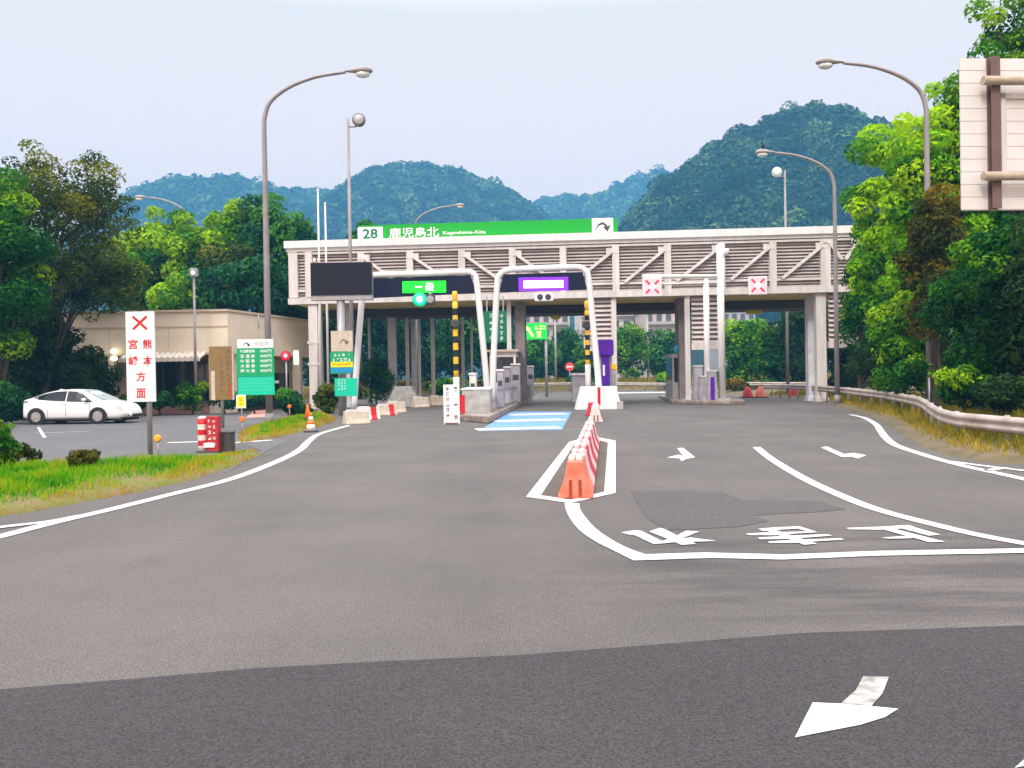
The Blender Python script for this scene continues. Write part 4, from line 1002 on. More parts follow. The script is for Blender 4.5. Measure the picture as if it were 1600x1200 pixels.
# striped warning poles
def striped_pole(label, u, D, v0, v1, lean=0.0, zb=0.26):
    b = P(u, 600, D); z0 = P(u, v1, D).z; z1 = P(u, v0, D).z
    t = thing("warning_pole", label, "warning pole", (b.x, D, zb), 0, "yellow and black warning poles")
    z0 -= zb; z1 -= zb; n = 11
    mkbands("pole", [(z0 + (z1 - z0 - .5) * k / n, .125) for k in range(n + 1)], [M_YEL, M_BLACKP], t)
    mk("post", MB().tube([(0, 0, 0), (0, 0, z0 + .02)], .15, 12), M_WHITE, t)
    hd = mk("beacon", MB().lathe([(.05, -.5), (.11, -.42), (.14, -.28), (.14, -.12), (.09, 0)], (0, 0, z1), 14), M_YEL, t); mk("mirror_disc", MB().lathe([(.23, .05), (.23, -.05), (.15, -.08)], (0, -.16, z0 + (z1 - z0) * .62), 16, 'y'), M_DKGREY, t)
    return t
striped_pole("yellow and black striped pole standing on the island beside the green lane", 713, 40, 455, 590)
striped_pole("yellow and black striped pole at the leg of the violet lane gantry", 919, 43.5, 470, 570, zb=.3)
# booth on the island
xb = gx(778, 560, -.5); bo = GA + GD * xb + GN * -.5
bo = P(786, 600, 47.5)
t = thing("toll_booth", "narrow toll booth with dark window on the central island", "toll booth", (bo.x, 47.5, .26), rzI)
q = lambda u, v: P(u, v, 47.5)
mk("wall", MB().box(-.75, .75, 0, 2.6, 0, 1.15).box(-.75, -.62, 0, 2.6, 1.15, 2.6).box(.62, .75, 0, .12, 1.15, 2.6).box(.62, .75, 2.4, 2.6, 1.15, 2.6).box(-.75, .75, 2.4, 2.6, 1.15, 2.6).box(-.75, .75, 0, 2.6, 2.6, 2.9), M_WHITE, t); mk("window", MB().box(-.62, .62, .03, .06, 1.15, 2.6), M_GLASSD, t); mk("window", MB().box(.66, .69, .12, 2.4, 1.15, 2.6), M_GLASSD, t); mk("roof", MB().box(-.9, .9, -.2, 2.8, 2.9, 3.02), M_CREAM, t)
tt, w, z0, z1 = sign("hanging_sign", "deep green sign with white vertical writing above the booth", 756, 486, 792, 535, 47.0, M_SIGNDG)
glyph_obj(tt, rg, [(.35, z1 - .25 - .33 * i, .2, .24) for i in range(5)] + [(-.25, z1 - .25 - .4 * i, .2, .24) for i in range(4)], -.004, M_SIGNW)
mk("bracket", MB().box(-.5, -.42, .02, .08, z1 - .02, ZB + .01).box(.42, .5, .02, .08, z1 - .02, ZB + .01), M_GREY, tt)
# machines and rails on the island
M_LILAC = mat("lilac_grey", (.40, .37, .42), .5, noise=.3, nscale=3)
for u, D, h_, w_, lb in ((739, 38.5, 1.55, .3, "slim white ticket post behind the island wall"), (782, 39, 1.7, .3, "grey vehicle sensor post at the foot of the violet lane gantry"), (793, 44, 1.9, .34, "tall grey sensor post beside the booth"), (806, 47, 2.1, .5, "grey toll machine in front of the brown column"), (829, 62, 2.2, .5, "pale toll machine at the far end of the island")):
    b = P(u, 600, D); t = thing("toll_machine", lb, "toll machine", (b.x, D, .26), rzI, "machines on the island")
    mk("body", MB().box(-w_ / 2, w_ / 2, -.15, .35, 0, h_), M_LILAC if u > 745 else M_WHITE, t, bevel=.03); mk("hood", MB().box(-w_ / 2 - .03, w_ / 2 + .03, -.2, .38, h_, h_ + .1), M_WHITE, t, bevel=.02); mk("slot", MB().box(-w_ / 3, w_ / 3, -.16, -.149, h_ * .6, h_ * .75), M_DKGREY, t)
a = P(776, 634, 36.5); c = P(828, 624, 58)
t = thing("guard_fence", "low grey barred fence along the island edge", "fence", (a.x, a.y, .26))
v_ = Vector((c.x - a.x, c.y - a.y, 0)); nb = 26; s = MB()
mk("rail", MB().bar((0, 0, .9), v_ + Vector((0, 0, .9)), .06, .08).bar((0, 0, .12), v_ + Vector((0, 0, .12)), .06, .08), M_LILAC, t)
for k in range(nb + 1):
    p_ = v_ * (k / nb); s.box(p_.x - .05, p_.x + .05, p_.y - .03, p_.y + .03, 0, .9)
mk("bars", s, M_LILAC, t)
# crash block of the right island with machines
D = 41.0; b = G(936, 640.5)
t = thing("crash_block", "wide white crash block with sloped sides and a red stripe", "crash block", (b.x, b.y, 0))
k = px(b.y); zt_ = P(936, 604, b.y).z
mk("body", MB().prism([(-36 * k, 0), (-26 * k, zt_), (28 * k, zt_), (36 * k, 0)], 'y', 0, 1.3), M_SIGNW, t, bevel=.04); mk("stripe", MB().box(-2 * k, 2.5 * k, -.012, -.001, .25, zt_ - .03), M_RED, t); mk("side_box", MB().box(28 * k, 38 * k, -.02, .8, 0, .4), M_CONC, t, bevel=.02)
isl = MB().prism([(b.x - .9, b.y + 1.2), (b.x + 1.1, b.y + 1.2), (b.x + 2.6, b.y + 28), (b.x + .9, b.y + 28)], 'z', 0.0, .24)
o = mk("traffic_island", isl, M_KERB, bevel=.04); tag(o, "raised island behind the white crash block", "traffic island")
b = P(947, 600, 43.2); t = thing("covered_machine", "toll machine wrapped in bright purple sheeting", "toll machine", (b.x, 43.2, .24))
k = px(43.2); zz = lambda v: P(947, v, 43.2).z - .24
mk("cover", MB().box(-12 * k, 12 * k, -.2, .5, zz(556), zz(531)).box(-7 * k, 6 * k, -.1, .4, zz(603), zz(556)), M_PURPLE, t, bevel=.05); mk("stand", MB().box(-9 * k, -7 * k, .0, .2, 0, zz(556)).box(6 * k, 8 * k, 0, .2, 0, zz(556)).box(-8 * k, 7 * k, .0, .2, 0, zz(603)), M_LILAC, t); mk("label_plate", MB().box(-5 * k, -2 * k, -.112, -.1, zz(587), zz(570)), M_SIGNW, t)
b = P(958, 600, 43.6); t = thing("toll_machine", "pale toll machine with a yellow top beside the purple one", "toll machine", (b.x, 43.6, .24), 0, "machines on the right island")
k = px(43.6); mk("body", MB().box(-5 * k, 5 * k, -.2, .4, 0, zz(578)), M_LILAC, t, bevel=.03); mk("top", MB().box(-5.5 * k, 5.5 * k, -.22, .42, zz(578), zz(569)), M_YEL, t, bevel=.03)
b = P(904, 600, 46); t = thing("toll_machine", "pale toll machine behind the striped pole of the violet lane", "toll machine", (b.x, 46, .24), 0, "machines on the right island"); mk("body", MB().box(-.35, .35, -.2, .6, 0, 1.5), M_LILAC, t, bevel=.03); mk("top", MB().box(-.4, .4, -.25, .65, 1.5, 1.62), M_WHITE, t)
b = P(918, 600, 43.9); t, w, z0, z1 = sign("notice_board", "cream notice plate strapped to the leg of the right gantry", 912, 527, 931, 544, 43.9, M_SIGNW); glyph_obj(t, rg, [(0, z1 - .14, .4, .12), (0, z0 + .14, .4, .12)], -.004, M_DKGREY); mk("strap", MB().box(-.05, .05, .04, .12, z0, z1), M_GREY, t)

# right island
pA = G(1068, 633); isl = MB()
ri = [(pA.x - .1, 48.5), (pA.x + 1.0, 45.4), (pA.x + 3.3, 45.4), (pA.x + 3.9, 48.5), (pA.x + 4.3, 62), (pA.x + 1.5, 62)]
o = mk("traffic_island", MB().prism(ri, 'z', 0, .22), M_KERB, bevel=.05); tag(o, "low stained kerb island at the right hand toll lanes", "traffic island")
bp = P(1128, 600, 46.8)
t = thing("signal_mast", "white double mast with a horizontal arm before the louvred screen", "signal mast", (bp.x, 46.8, .2))
zt_ = P(1127, 383, 46.8).z - .2; k = px(46.8); za = P(1100, 432, 46.8).z - .2
mk("pole", MB().tube([(0, 0, 0), (0, 0, zt_)], .2, 14), M_WHITE2, t); mk("pole", MB().tube([(-22 * k, .1, 0), (-22 * k, .1, za + .1)], .17, 14), M_WHITE2, t)
mk("arm", MB().tube([(0, 0, za), (-122 * k, 0, za + .06)], .12, 12).tube([(0, 0, za - .35), (-80 * k, 0, za - .38), (-112 * k, 0, za - .42)], .06, 8), M_WHITE2, t)
mk("base", MB().box(-.4, .4, -.35, .35, 0, .12).box(-22 * k - .35, -22 * k + .35, -.3, .4, 0, .12), M_CONC, t); mk("top_cap", MB().ell((0, 0, zt_), (.2, .2, .08)), M_WHITE2, t)
p_ = P(1018, 449, 46.6); lane_light("red cross lane signal hanging from the arm of the white mast", (p_.x, 46.45, p_.z), 0)
for u, D, h_, lb in ((1091, 47.5, 1.9, "grey vehicle sensor on the stained kerb island"), (1100, 47.0, 1.3, "short pale machine on the stained kerb island"), (1112, 46.6, 1.6, "lilac machine with purple wrap at the double mast")):
    b = P(u, 600, D); t = thing("toll_machine", lb, "toll machine", (b.x, D, .22), 0, "machines on the kerb island")
    mk("body", MB().prism([(-.3, 0), (-.22, h_), (.22, h_), (.3, 0)], 'y', -.2, .4), M_LILAC, t, bevel=.03); mk("hood", MB().box(-.25, .25, -.24, .44, h_, h_ + .08), M_WHITE, t)
    if "purple" in lb: mk("wrap", MB().box(-.11, .11, -.23, -.2, .02, 1.3), M_PURPLE, t)
b = P(1064, 600, 50); t = thing("toll_booth", "dark glazed toll booth with blue round disc on the kerb island", "toll booth", (b.x, 50.5, .22))
mk("wall", MB().box(-.4, .5, 0, 2.4, 0, 1.0).box(-.4, .5, 0, 2.4, 2.5, 2.75).box(-.4, -.3, 0, .1, 1, 2.5).box(.4, .5, 0, .1, 1, 2.5), M_GREY, t); mk("window", MB().box(-.3, .4, .03, .07, 1.0, 2.5).box(-.36, -.32, .1, 2.4, 1.0, 2.5), M_GLASSD, t); mk("disc", MB().lathe([(.3, 0), (.3, -.04), (.2, -.05)], (0, -.02, 3.0), 16, 'y'), M_BLUES, t)
for u, v, lb, m_ in ((1240, 622, "red barrier cone near the start of the guardrail", M_RED), (1168, 614, "red block lying beyond the kerb island", M_BARR_R), (1188, 614, "pale pink block beside the red one beyond the island", M_BARR_O)):
    g_ = P(u, v, 58); t = thing("barrier_block", lb, "barrier", (g_.x, 58, 0.0), 0, "blocks beyond the kerb island"); mk("body", MB().lathe([(.42, 0), (.4, .1), (.26, .5), (.12, .75), (.05, .78)], n=14), m_, t); mk("foot", MB().box(-.45, .45, -.45, .45, 0, .06), M_DKGREY, t)

# ================================================================ GUARDRAIL
def guardrail(label, pts, ground_z, post_every=2.0, group="guardrails"):
    pts = smooth_line(pts, 8)
    t = thing("guardrail", label, "guardrail", (pts[0].x, pts[0].y, 0), 0, group)
    o = Vector((pts[0].x, pts[0].y, 0)); pp = [p - o for p in pts]
    prof = [(0, .0), (.035, -.03), (.075, -.075), (.075, -.115), (.03, -.155), (.03, -.195), (.075, -.235), (.075, -.275), (.035, -.32), (0, -.35)]
    v = []; n = len(prof)
    for i, p in enumerate(pp):
        d = pp[min(i + 1, len(pp) - 1)] - pp[max(i - 1, 0)]; d.z = 0; d.normalize(); nr = Vector((d.y, -d.x, 0))
        # the face looks towards the camera
        if nr.dot(-Vector((p.x + o.x, p.y + o.y, 0))) < 0: nr = -nr
        for a, b_ in prof: v.append(p + nr * a + Vector((0, 0, b_)))
    f = [(i * n + k, i * n + k + 1, (i + 1) * n + k + 1, (i + 1) * n + k) for i in range(len(pp) - 1) for k in range(n - 1)]
    r_ = mk("rail", MB().add(v, f, True), M_RAIL, t); so = r_.modifiers.new("thick", 'SOLIDIFY'); so.thickness = .012
    acc = 0; last = pp[0]
    for i, p in enumerate(pp):
        acc += (p - last).length; last = p
        if acc >= post_every or i == 0:
            acc = 0
            q_ = p - Vector((p.x + o.x, p.y + o.y, 0)).normalized() * -.12
            mk("post", MB().tube([(q_.x, q_.y, ground_z), (q_.x, q_.y, p.z + .02)], .055, 8), M_GALV, t)
    return t
guardrail("long curving steel guardrail along the trees", [P(1192, 600, 62), P(1240, 600.5, 54), P(1300, 603.5, 45), P(1370, 610, 36), P(1415, 616, 30), P(1440, 621, 26), P(1462, 634, 21.5), P(1490, 643, 19), P(1540, 648, 17.5), P(1600, 653, 16.3), P(1720, 664, 14), P(2000, 690, 10.8), P(2500, 735, 8)], 0.0, 1.9)
guardrail("low guardrail at the bend beyond the toll gate", [P(818, 599, 86), P(868, 598, 92), P(930, 597, 97), P(1000, 598, 96), P(1060, 598, 92)], 0, 3)
guardrail("short guardrail behind the right hand lanes", [P(1150, 597, 78), P(1200, 597, 76), P(1275, 597, 72)], 0, 3)
# pole strut behind the guardrail
t = thing("marker_post", "thin white marker post among the trees behind the guardrail", "post", (P(1452, 600, 25).x, 25, .2)); mk("post", MB().tube([(0, 0, 0), (0, 0, 1.2)], .022, 8), M_GREY, t); mk("cap", MB().ell((0, 0, 1.2), (.03, .03, .03), 8, 5), M_GREY, t)

# ================================================================ BIG SIGN (seen from behind)
D = 20.0; b = P(1740, 600, D)
t = thing("overhead_sign", "back of a large white slatted road sign on brown posts and pipes", "road sign", (b.x, D, 0.2), R(3))
q = lambda u, v: ((P(u, v, D).x - b.x), P(u, v, D).z - .2)
x0, z1 = q(1493, 96); x1 = q(1790, 96)[0]; z0 = q(1500, 331)[1]
s = MB(); n = 12
for k in range(n):
    a = z0 + (z1 - z0) * k / n; c = z0 + (z1 - z0) * (k + 1) / n
    s.box(x0, x1, 0, .05, a + .018, c).box(x0 + .01, x1 - .01, .012, .045, a, a + .018)
mk("panel", s, mat("sign_back", (.74, .69, .68), .5, noise=.1, nscale=1.5), t)
for u in (1543, 1680):
    xx = q(u, 200)[0]
    mk("stiffener", MB().box(xx - .11, xx + .11, -.04, -.005, z0 + .01, z1 - .01).box(xx - .02, xx + .02, -.16, -.04, z0 + .01, z1 - .01).box(xx - .11, xx + .11, -.19, -.16, z0 + .01, z1 - .01), M_BROWN, t)
mk("inner_frame", MB().box(q(1557, 200)[0], q(1565, 200)[0], -.05, -.004, q(1557, 275)[1], q(1557, 150)[1]).box(q(1557, 200)[0], x1 - .1, -.05, -.004, q(1557, 158)[1], q(1557, 150)[1]), M_WHITE, t)
mx_ = q(1735, 200)[0]
for v in (136, 282):
    zz_ = q(1540, v)[1]; mk("pipe", MB().tube([(q(1518, v)[0], -.28, zz_), (mx_ + .05, -.28, zz_)], .105, 14), M_RUSTP, t)
mk("mast", MB().tube([(mx_, -.28, -.2), (mx_, -.28, z1 + .3)], .2, 16), M_BROWN, t)

# ================================================================ OFFICE BUILDING
C = P(355, 483, 45)
t = thing("office_building", "low beige flat roofed office with scalloped awning beside the parking lot", "building", (C.x, C.y, 0))
zt_ = C.z; E = P(480, 500, 53.5); ex, ey = E.x - C.x, E.y - C.y
fp = [(-16.5, 0), (0, 0), (ex, ey), (ex, ey + .6), (-16.5, ey + .6)]
fpo = [(-16.6, -.12), (.06, -.12), (ex + .14, ey), (ex + .14, ey + .7), (-16.6, ey + .7)]
zf_ = 3.2
mk("fascia", MB().prism(fp, 'z', zf_, zt_ - .12), M_BEIGE, t, bevel=.02)
mk("roof", MB().prism(fpo, 'z', zt_ - .12, zt_), M_BEIGE2, t)
mk("trim", MB().box(-16.5, .0, -.035, -.001, zt_ - .95, zt_ - .88).box(-16.5, 0, -.05, -.001, zf_, zf_ + .12), M_BEIGE2, t)
mk("joint_lines", MB().box(-3.2, -3.17, -.006, -.001, zf_ + .12, zt_ - .95).box(-6.4, -6.37, -.006, -.001, zf_ + .12, zt_ - .95).box(-9.6, -9.57, -.006, -.001, zf_ + .12, zt_ - .95), M_BEIGE2, t)
rc = 1.6
mk("wall", MB().prism([(-16.5, rc), (-1.0, rc), (ex - 1.2, ey), (ex - 1.2, ey + .5), (-16.5, ey + .5)], 'z', 0, zf_), mat("beige_shade_wall", (.46, .38, .30), .85, noise=.1, nscale=1), t)  # shade of the recess put into a darker beige
mk("pier", MB().box(-1.05, -.02, 0, 1.5, 0, zf_), M_BEIGE, t); mk("pier", MB().box(-6.5, -6.2, 0.02, .4, 0, zf_), M_BEIGE, t)
mk("pier", MB().box(ex - .7, ex - .2, ey - 1.2, ey - .6, 0, zf_), M_BEIGE, t); mk("plinth", MB().box(-6.2, -1.05, 0.05, 1.6, 0, .35), M_PINKB, t)
for x0, x1 in ((-5.9, -4.2), (-4.1, -2.6), (-2.5, -1.2), (-9.5, -6.8), (-13, -10)):
    w = mk("window", MB().box(x0, x1, rc - .06, rc - .01, .7, 2.85), M_GLASSD, t); mk("frame", MB().box(x0 - .06, x0, rc - .09, rc - .01, .64, 2.91).box(x1, x1 + .06, rc - .09, rc - .01, .64, 2.91).box(x0, x1, rc - .09, rc - .01, 2.85, 2.91).box(x0, x1, rc - .09, rc - .01, .64, .7).box((x0 + x1) / 2 - .03, (x0 + x1) / 2 + .03, rc - .08, rc - .061, .7, 2.85), M_DKGREY, w)
w = mk("door", MB().bar((-.4, 2.6, 1.1), (ex - 1.0, ey - 1, 1.1), .08, 2.2), M_GLASSD, t)
a = MB(); x0 = P(196, 553, 45).x - C.x; x1 = P(322, 553, 45).x - C.x; n = 14; v = []; m2 = n * 6
for i in range(m2 + 1):
    x = x0 + (x1 - x0) * i / m2; dz = .10 * abs(math.sin(math.pi * i / 6))
    v += [(x, -.9, 2.98 + dz), (x, 0, 3.28 + dz), (x, -.9, 2.94 + dz), (x, 0, 3.24 + dz), (x, -.9, 2.80 + dz * .3)]
f = []
for i in range(m2): f += [(i * 5, i * 5 + 5, i * 5 + 6, i * 5 + 1), (i * 5 + 2, i * 5 + 3, i * 5 + 8, i * 5 + 7), (i * 5, i * 5 + 4, i * 5 + 9, i * 5 + 5)]
a.add(v, f); mk("awning", a, mat("awning", (.74, .66, .56), .7), t)
for u, v, y in ((178, 549, 44.7), (178, 560, 44.7)):
    p_ = P(u, v, y) - Vector((C.x, C.y, 0)); mk("wall_lamp", MB().ell(tuple(p_), (.2, .14, .14), 10, 6), M_LAMPW, t)
p_ = P(463, 558, 51) - Vector((C.x, C.y, 0)); mk("wall_lamp", MB().box(p_.x - .14, p_.x + .14, p_.y - .1, p_.y + .02, p_.z - .45, p_.z + .4), M_LAMPW, t, bevel=.05)
mk("antenna", MB().tube([(1.2, 1.6, zt_ - 1), (1.2, 1.6, zt_ - .2)], .03, 6), M_GREY, t)
b = P(447, 600, 46); zz = P(447, 556, 46).z
t = thing("red_lamp", "round glowing red warning lamp on a pole by the office entrance", "warning lamp", (b.x, 46, 0))
mk("pole", MB().tube([(0, .1, 0), (0, .1, zz)], .05, 8), M_GREY, t); mk("hood", MB().lathe([(.28, .1), (.28, -.02)], (0, 0, zz), 16, 'y'), mat("red_hood", lin(150, 10, 30), .4), t); mk("lens", MB().lathe([(.24, -.021), (.2, -.06), (.08, -.09)], (0, 0, zz), 16, 'y'), M_LED_R, t); mk("glow_core", MB().lathe([(.09, -.092), (.05, -.10)], (0.02, 0, zz), 12, 'y'), M_GLARE_PK, t)

# ================================================================ CAR
cb = G(132, 662.5)
car = thing("parked_car", "white hatchback parked side-on in the lot under the dark trees", "car", (cb.x - 2.68, cb.y + .85, 0), R(-3))
top = [(0.0, .80), (.10, 1.08), (.35, 1.16), (.62, 1.24), (1.0, 1.36), (1.5, 1.45), (2.0, 1.475), (2.5, 1.45), (2.85, 1.33), (3.2, 1.15), (3.52, 1.0), (3.9, .93), (4.25, .84), (4.47, .70), (4.6, .52), (4.64, .40)]
belt = [(0, .78), (.1, 1.0), (.5, 1.03), (1.2, .99), (2.2, .93), (3.0, .885), (3.5, .92), (3.9, .86), (4.25, .77), (4.5, .62), (4.64, .38)]
wid = [(0, .62), (.1, .72), (.4, .83), (1.0, .88), (2.5, .885), (3.4, .88), (4.0, .83), (4.35, .72), (4.55, .58), (4.64, .46)]
ip = lambda tab, x: float(np.interp(x, [a[0] for a in tab], [a[1] for a in tab]))
wt_ = [(0, .55), (.4, .56), (1.0, .60), (2.0, .62), (2.6, .62), (3.3, .70), (3.6, .74), (4.2, .64), (4.64, .38)]
xs = sorted(set([0, .04, .1, .2, .35, .5, .62, .8, 1, 1.25, 1.5, 1.75, 2, 2.25, 2.5, 2.7, 2.85, 3.0, 3.2, 3.36, 3.52, 3.7, 3.9, 4.1, 4.25, 4.36, 4.47, 4.54, 4.6, 4.64]))
rings = []
for x in xs:
    W_ = ip(wid, x); zb0 = .2 + (.06 if x < .3 or x > 4.3 else 0); zbt = ip(belt, x); zt0 = max(ip(top, x), zbt + .02); wt = min(ip(wt_, x), W_ - .02)
    half = [(W_ * .55, zb0), (W_ * .93, zb0 + .02), (W_ * .985, zb0 + .14), (W_ * 1.0, (zb0 + zbt) / 2), (W_ * .985, zbt - .1), (W_ * .955, zbt), (wt + .03, zt0 - .07 * min(1, (zt0 - zbt) / .2)), (wt * .82, zt0 - .015), (wt * .4, zt0)]
    half = [(y, z) for y, z in half]
    rings.append([(x, -y, z) for y, z in half] + [(x, y, z) for y, z in half[::-1]])
k = len(rings[0]); v = [p for r in rings for p in r]
f = [(j * k + i, j * k + (i + 1) % k, (j + 1) * k + (i + 1) % k, (j + 1) * k + i) for j in range(len(rings) - 1) for i in range(k)] + [tuple(range(k)), tuple((len(rings) - 1) * k + i for i in range(k - 1, -1, -1))]
bd = mk("body", MB().add(v, f, True), M_CARW, car)
def side_y(x, z):
    W_ = ip(wid, x) * .955; zbt = ip(belt, x); zt0 = max(ip(top, x), zbt + .02); wt = min(ip(wt_, x), ip(wid, x) - .02) + .03; zr = zt0 - .07 * min(1, (zt0 - zbt) / .2)
    if z <= zbt: return W_ + (zbt - z) * .15
    if z <= zr: return W_ + (wt - W_) * (z - zbt) / max(zr - zbt, .02)
    return wt - (z - zr) * 2.0
def side(lo, hi, name, m_, s, n=10, rows=5, off=.016):
    """glass panel that follows the body side between a lower and an upper edge line"""
    x0, x1 = lo[0][0], lo[-1][0]; v = []
    for i in range(n + 1):
        x = x0 + (x1 - x0) * i / n; a = ip(lo, x); b_ = ip(hi, x)
        for j in range(rows + 1):
            z = a + (b_ - a) * j / rows; v.append((x, s * (side_y(x, z) + off), z))
    f = [(i * (rows + 1) + j, (i + 1) * (rows + 1) + j, (i + 1) * (rows + 1) + j + 1, i * (rows + 1) + j + 1) for i in range(n) for j in range(rows)]
    return mk(name, MB().add(v, f, True), m_, car)
for s in (-1, 1):
    side([(.50, 1.13), (.8, 1.05), (1.45, .995), (1.98, .965)], [(.50, 1.14), (.8, 1.225), (1.1, 1.31), (1.5, 1.375), (1.98, 1.395)], "side_window", M_CARGLASS, s)
    side([(2.03, .96), (2.6, .935), (3.16, .91)], [(2.03, 1.395), (2.4, 1.37), (2.68, 1.27), (2.92, 1.10), (3.16, .925)], "side_window", M_CARGLASS, s)
    side([(.03, .88), (.36, .96)], [(.03, .98), (.36, 1.0)], "tail_light", M_RED if s > 0 else M_DKGREY, s, 3, 2)
    mk("mirror", MB().ell((2.86, s * .97, 1.02), (.09, .13, .08), 10, 6), M_CARW, car)
    hl = MB().add([(4.02, s * .835, .80), (4.3, s * .755, .745), (4.42, s * .68, .64), (4.32, s * .75, .62), (4.15, s * .82, .70)], [(0, 1, 2, 3, 4)]); hl.v = [(a_[0], a_[1] + s * .012, a_[2]) for a_ in hl.v]
    mk("headlight", hl, M_LAMPGLASS, car)
    mk("door_handle", MB().box(1.86, 2.04, s * .872, s * .90, .84, .87), M_CARW, car)
    for xs_m in (1.22, 2.02, 3.06):
        w_m = ip(wid, xs_m); mk("door_seam", MB().bar((xs_m, s * (w_m * .99 + .002), .34), (xs_m, s * (w_m * .997 + .002), .60), .014, .008, (0, 1, 0)).bar((xs_m, s * (w_m * .997 + .002), .60), (xs_m - .02, s * (w_m * .968 + .006), .90), .014, .008, (0, 1, 0)), M_DKGREY, car)
    for xw, lb in ((.74, 0), (3.40, 0)):
        mk("wheel_arch", MB().lathe([(.385, 0), (.385, .02)], (xw, s * .885 - (.01 if s > 0 else .01), .325), 24, 'y'), M_BLACKP, car)
        wh = mk("wheel", MB().lathe([(.22, s * .90), (.30, s * .905), (.32, s * .885), (.32, s * .68), (.28, s * .67)], (xw, 0, .318), 24, 'y'), M_TYRE, car)
        mk("rim", MB().lathe([(.215, s * .901), (.20, s * .912), (.17, s * .905), (.06, s * .915), (.03, s * .92)], (xw, 0, .318), 20, 'y'), M_GREY, wh)
        sp = MB()
        for j in range(5):
            a = j * 2 * math.pi / 5; sp.bar((xw + .05 * math.cos(a), s * .917, .318 + .05 * math.sin(a)), (xw + .2 * math.cos(a), s * .915, .318 + .2 * math.sin(a)), .05, .01, (0, 1, 0))
        mk("spokes", sp, M_CHROME, wh)
mk("windshield", MB().add([(2.62, -.52, 1.425), (2.62, .52, 1.425), (3.5, .68, 1.022), (3.5, -.68, 1.022)], [(0, 1, 2, 3)]), mat("windshield", (.42, .48, .50), .12, spec=.6), car)
mk("rear_window", MB().add([(.66, -.5, 1.27), (.66, .5, 1.27), (.36, .52, 1.185), (.36, -.52, 1.185)], [(0, 1, 2, 3)]), M_GLASSD, car)
mk("grille", MB().box(4.50, 4.655, -.42, .42, .27, .38), M_BLACKP, car, bevel=.02); mk("underbody", MB().box(.3, 4.35, -.7, .7, .12, .24), M_BLACKP, car)
mk("sill", MB().box(1.1, 3.0, -.895, -.87, .2, .26), M_DKGREY, car); mk("spoiler", MB().box(.05, .36, -.6, .6, 1.13, 1.17), M_BLACKP, car); mk("antenna_fin", MB().prism([(1.2, 1.40), (1.45, 1.46), (1.28, 1.49)], 'y', -.02, .02), M_CARW, car)

# ================================================================ BEYOND THE GATE
# green LED arrow board, yellow hanging disc, no-entry sign, lamps, distant buildings
p_ = P(838, 518, 72); t = thing("arrow_board", "green lit board with a yellow arrow pointing up beyond the toll lane", "sign", (p_.x, 72, 0)); k = px(72)
mk("board", MB().box(-17 * k, 17 * k, 0, .25, p_.z - 12 * k, p_.z + 13 * k), emit("led_green_dim", (0.0, .55, .06), .8), t)
mk("arrow", MB().bar((-5 * k, -.02, p_.z - 8 * k), (-13 * k, -.02, p_.z + 5 * k), .22, .03, (0, 1, 0)).add([(-16 * k, -.03, p_.z + 9 * k), (-16.5 * k, -.03, p_.z + 1 * k), (-9 * k, -.03, p_.z + 5 * k)], [(0, 1, 2)]), M_LED_Y, t)
gm = glyphs(random.Random(9), [(0 * k, p_.z + 6 * k, 6 * k, 7 * k), (7 * k, p_.z + 6 * k, 6 * k, 7 * k), (12 * k, p_.z + 6 * k, 5 * k, 7 * k), (4 * k, p_.z - 4 * k, 9 * k, 11 * k), (4.5 * k, p_.z - 4 * k, 8 * k, 10 * k)]); gm.v = [(a, b_ - .02, c) for a, b_, c in gm.v]
mk("characters", gm, M_LED_Y, t, fixn=False); mk("pole", MB().tube([(15 * k, .3, 0), (15 * k, .3, p_.z + 12 * k)], .12, 10), M_GALV, t)
xb, zb_ = gp(872, 490, DEP + 2); pp = P(872, 490, 53.2); t = thing("hanging_fixture", "round yellow sign hanging under the dark canopy", "lamp", (pp.x, 56, pp.z)); mk("shade", MB().ell((0, 0, 0), (.36, .2, .2), 14, 8), M_YELS, t); mk("hanger", MB().tube([(0, 0, .18), (0, 0, ZB - .39 - pp.z)], .03, 6), M_GREY, t)  # a round yellow sign on a hanger, gives no light
pp = P(850, 487, 55.8); t = thing("canopy_tube", "white tube light running below the dark canopy", "tube light", (pp.x, 55.8, pp.z)); mk("tube", MB().tube([(-1.4, 0, 0), (2.2, 0, 0)], .1, 8), M_WHITE2, t); mk("hanger", MB().box(-1, -.95, -.03, .03, 0.08, ZB - .39 - pp.z).box(1.8, 1.85, -.03, .03, 0.08, ZB - .39 - pp.z), M_GREY, t)
pp = P(1178, 486, 55); t = thing("hanging_fixture", "yellow box lamp hanging over the right hand lane", "lamp", (pp.x, 55, pp.z)); mk("shade", MB().box(-.5, .5, -.2, .2, -.2, .25), M_YELS, t, bevel=.05); mk("hanger", MB().tube([(0, 0, .2), (0, 0, ZB - .39 - pp.z)], .03, 6), M_GREY, t)
pp = P(890, 573, 98); t = thing("no_entry_sign", "small round red no entry sign on the far bank", "sign", (pp.x, 98, 0)); mk("disc", MB().lathe([(.52, .03), (.52, -.03)], (0, 0, pp.z), 20, 'y'), mat("pale_red", lin(225, 70, 70), .5), t); mk("bar", MB().box(-.36, .36, -.045, -.031, pp.z - .09, pp.z + .09), M_SIGNW, t); mk("post", MB().tube([(0, .06, 0), (0, .06, pp.z)], .05, 8), M_GALV, t)
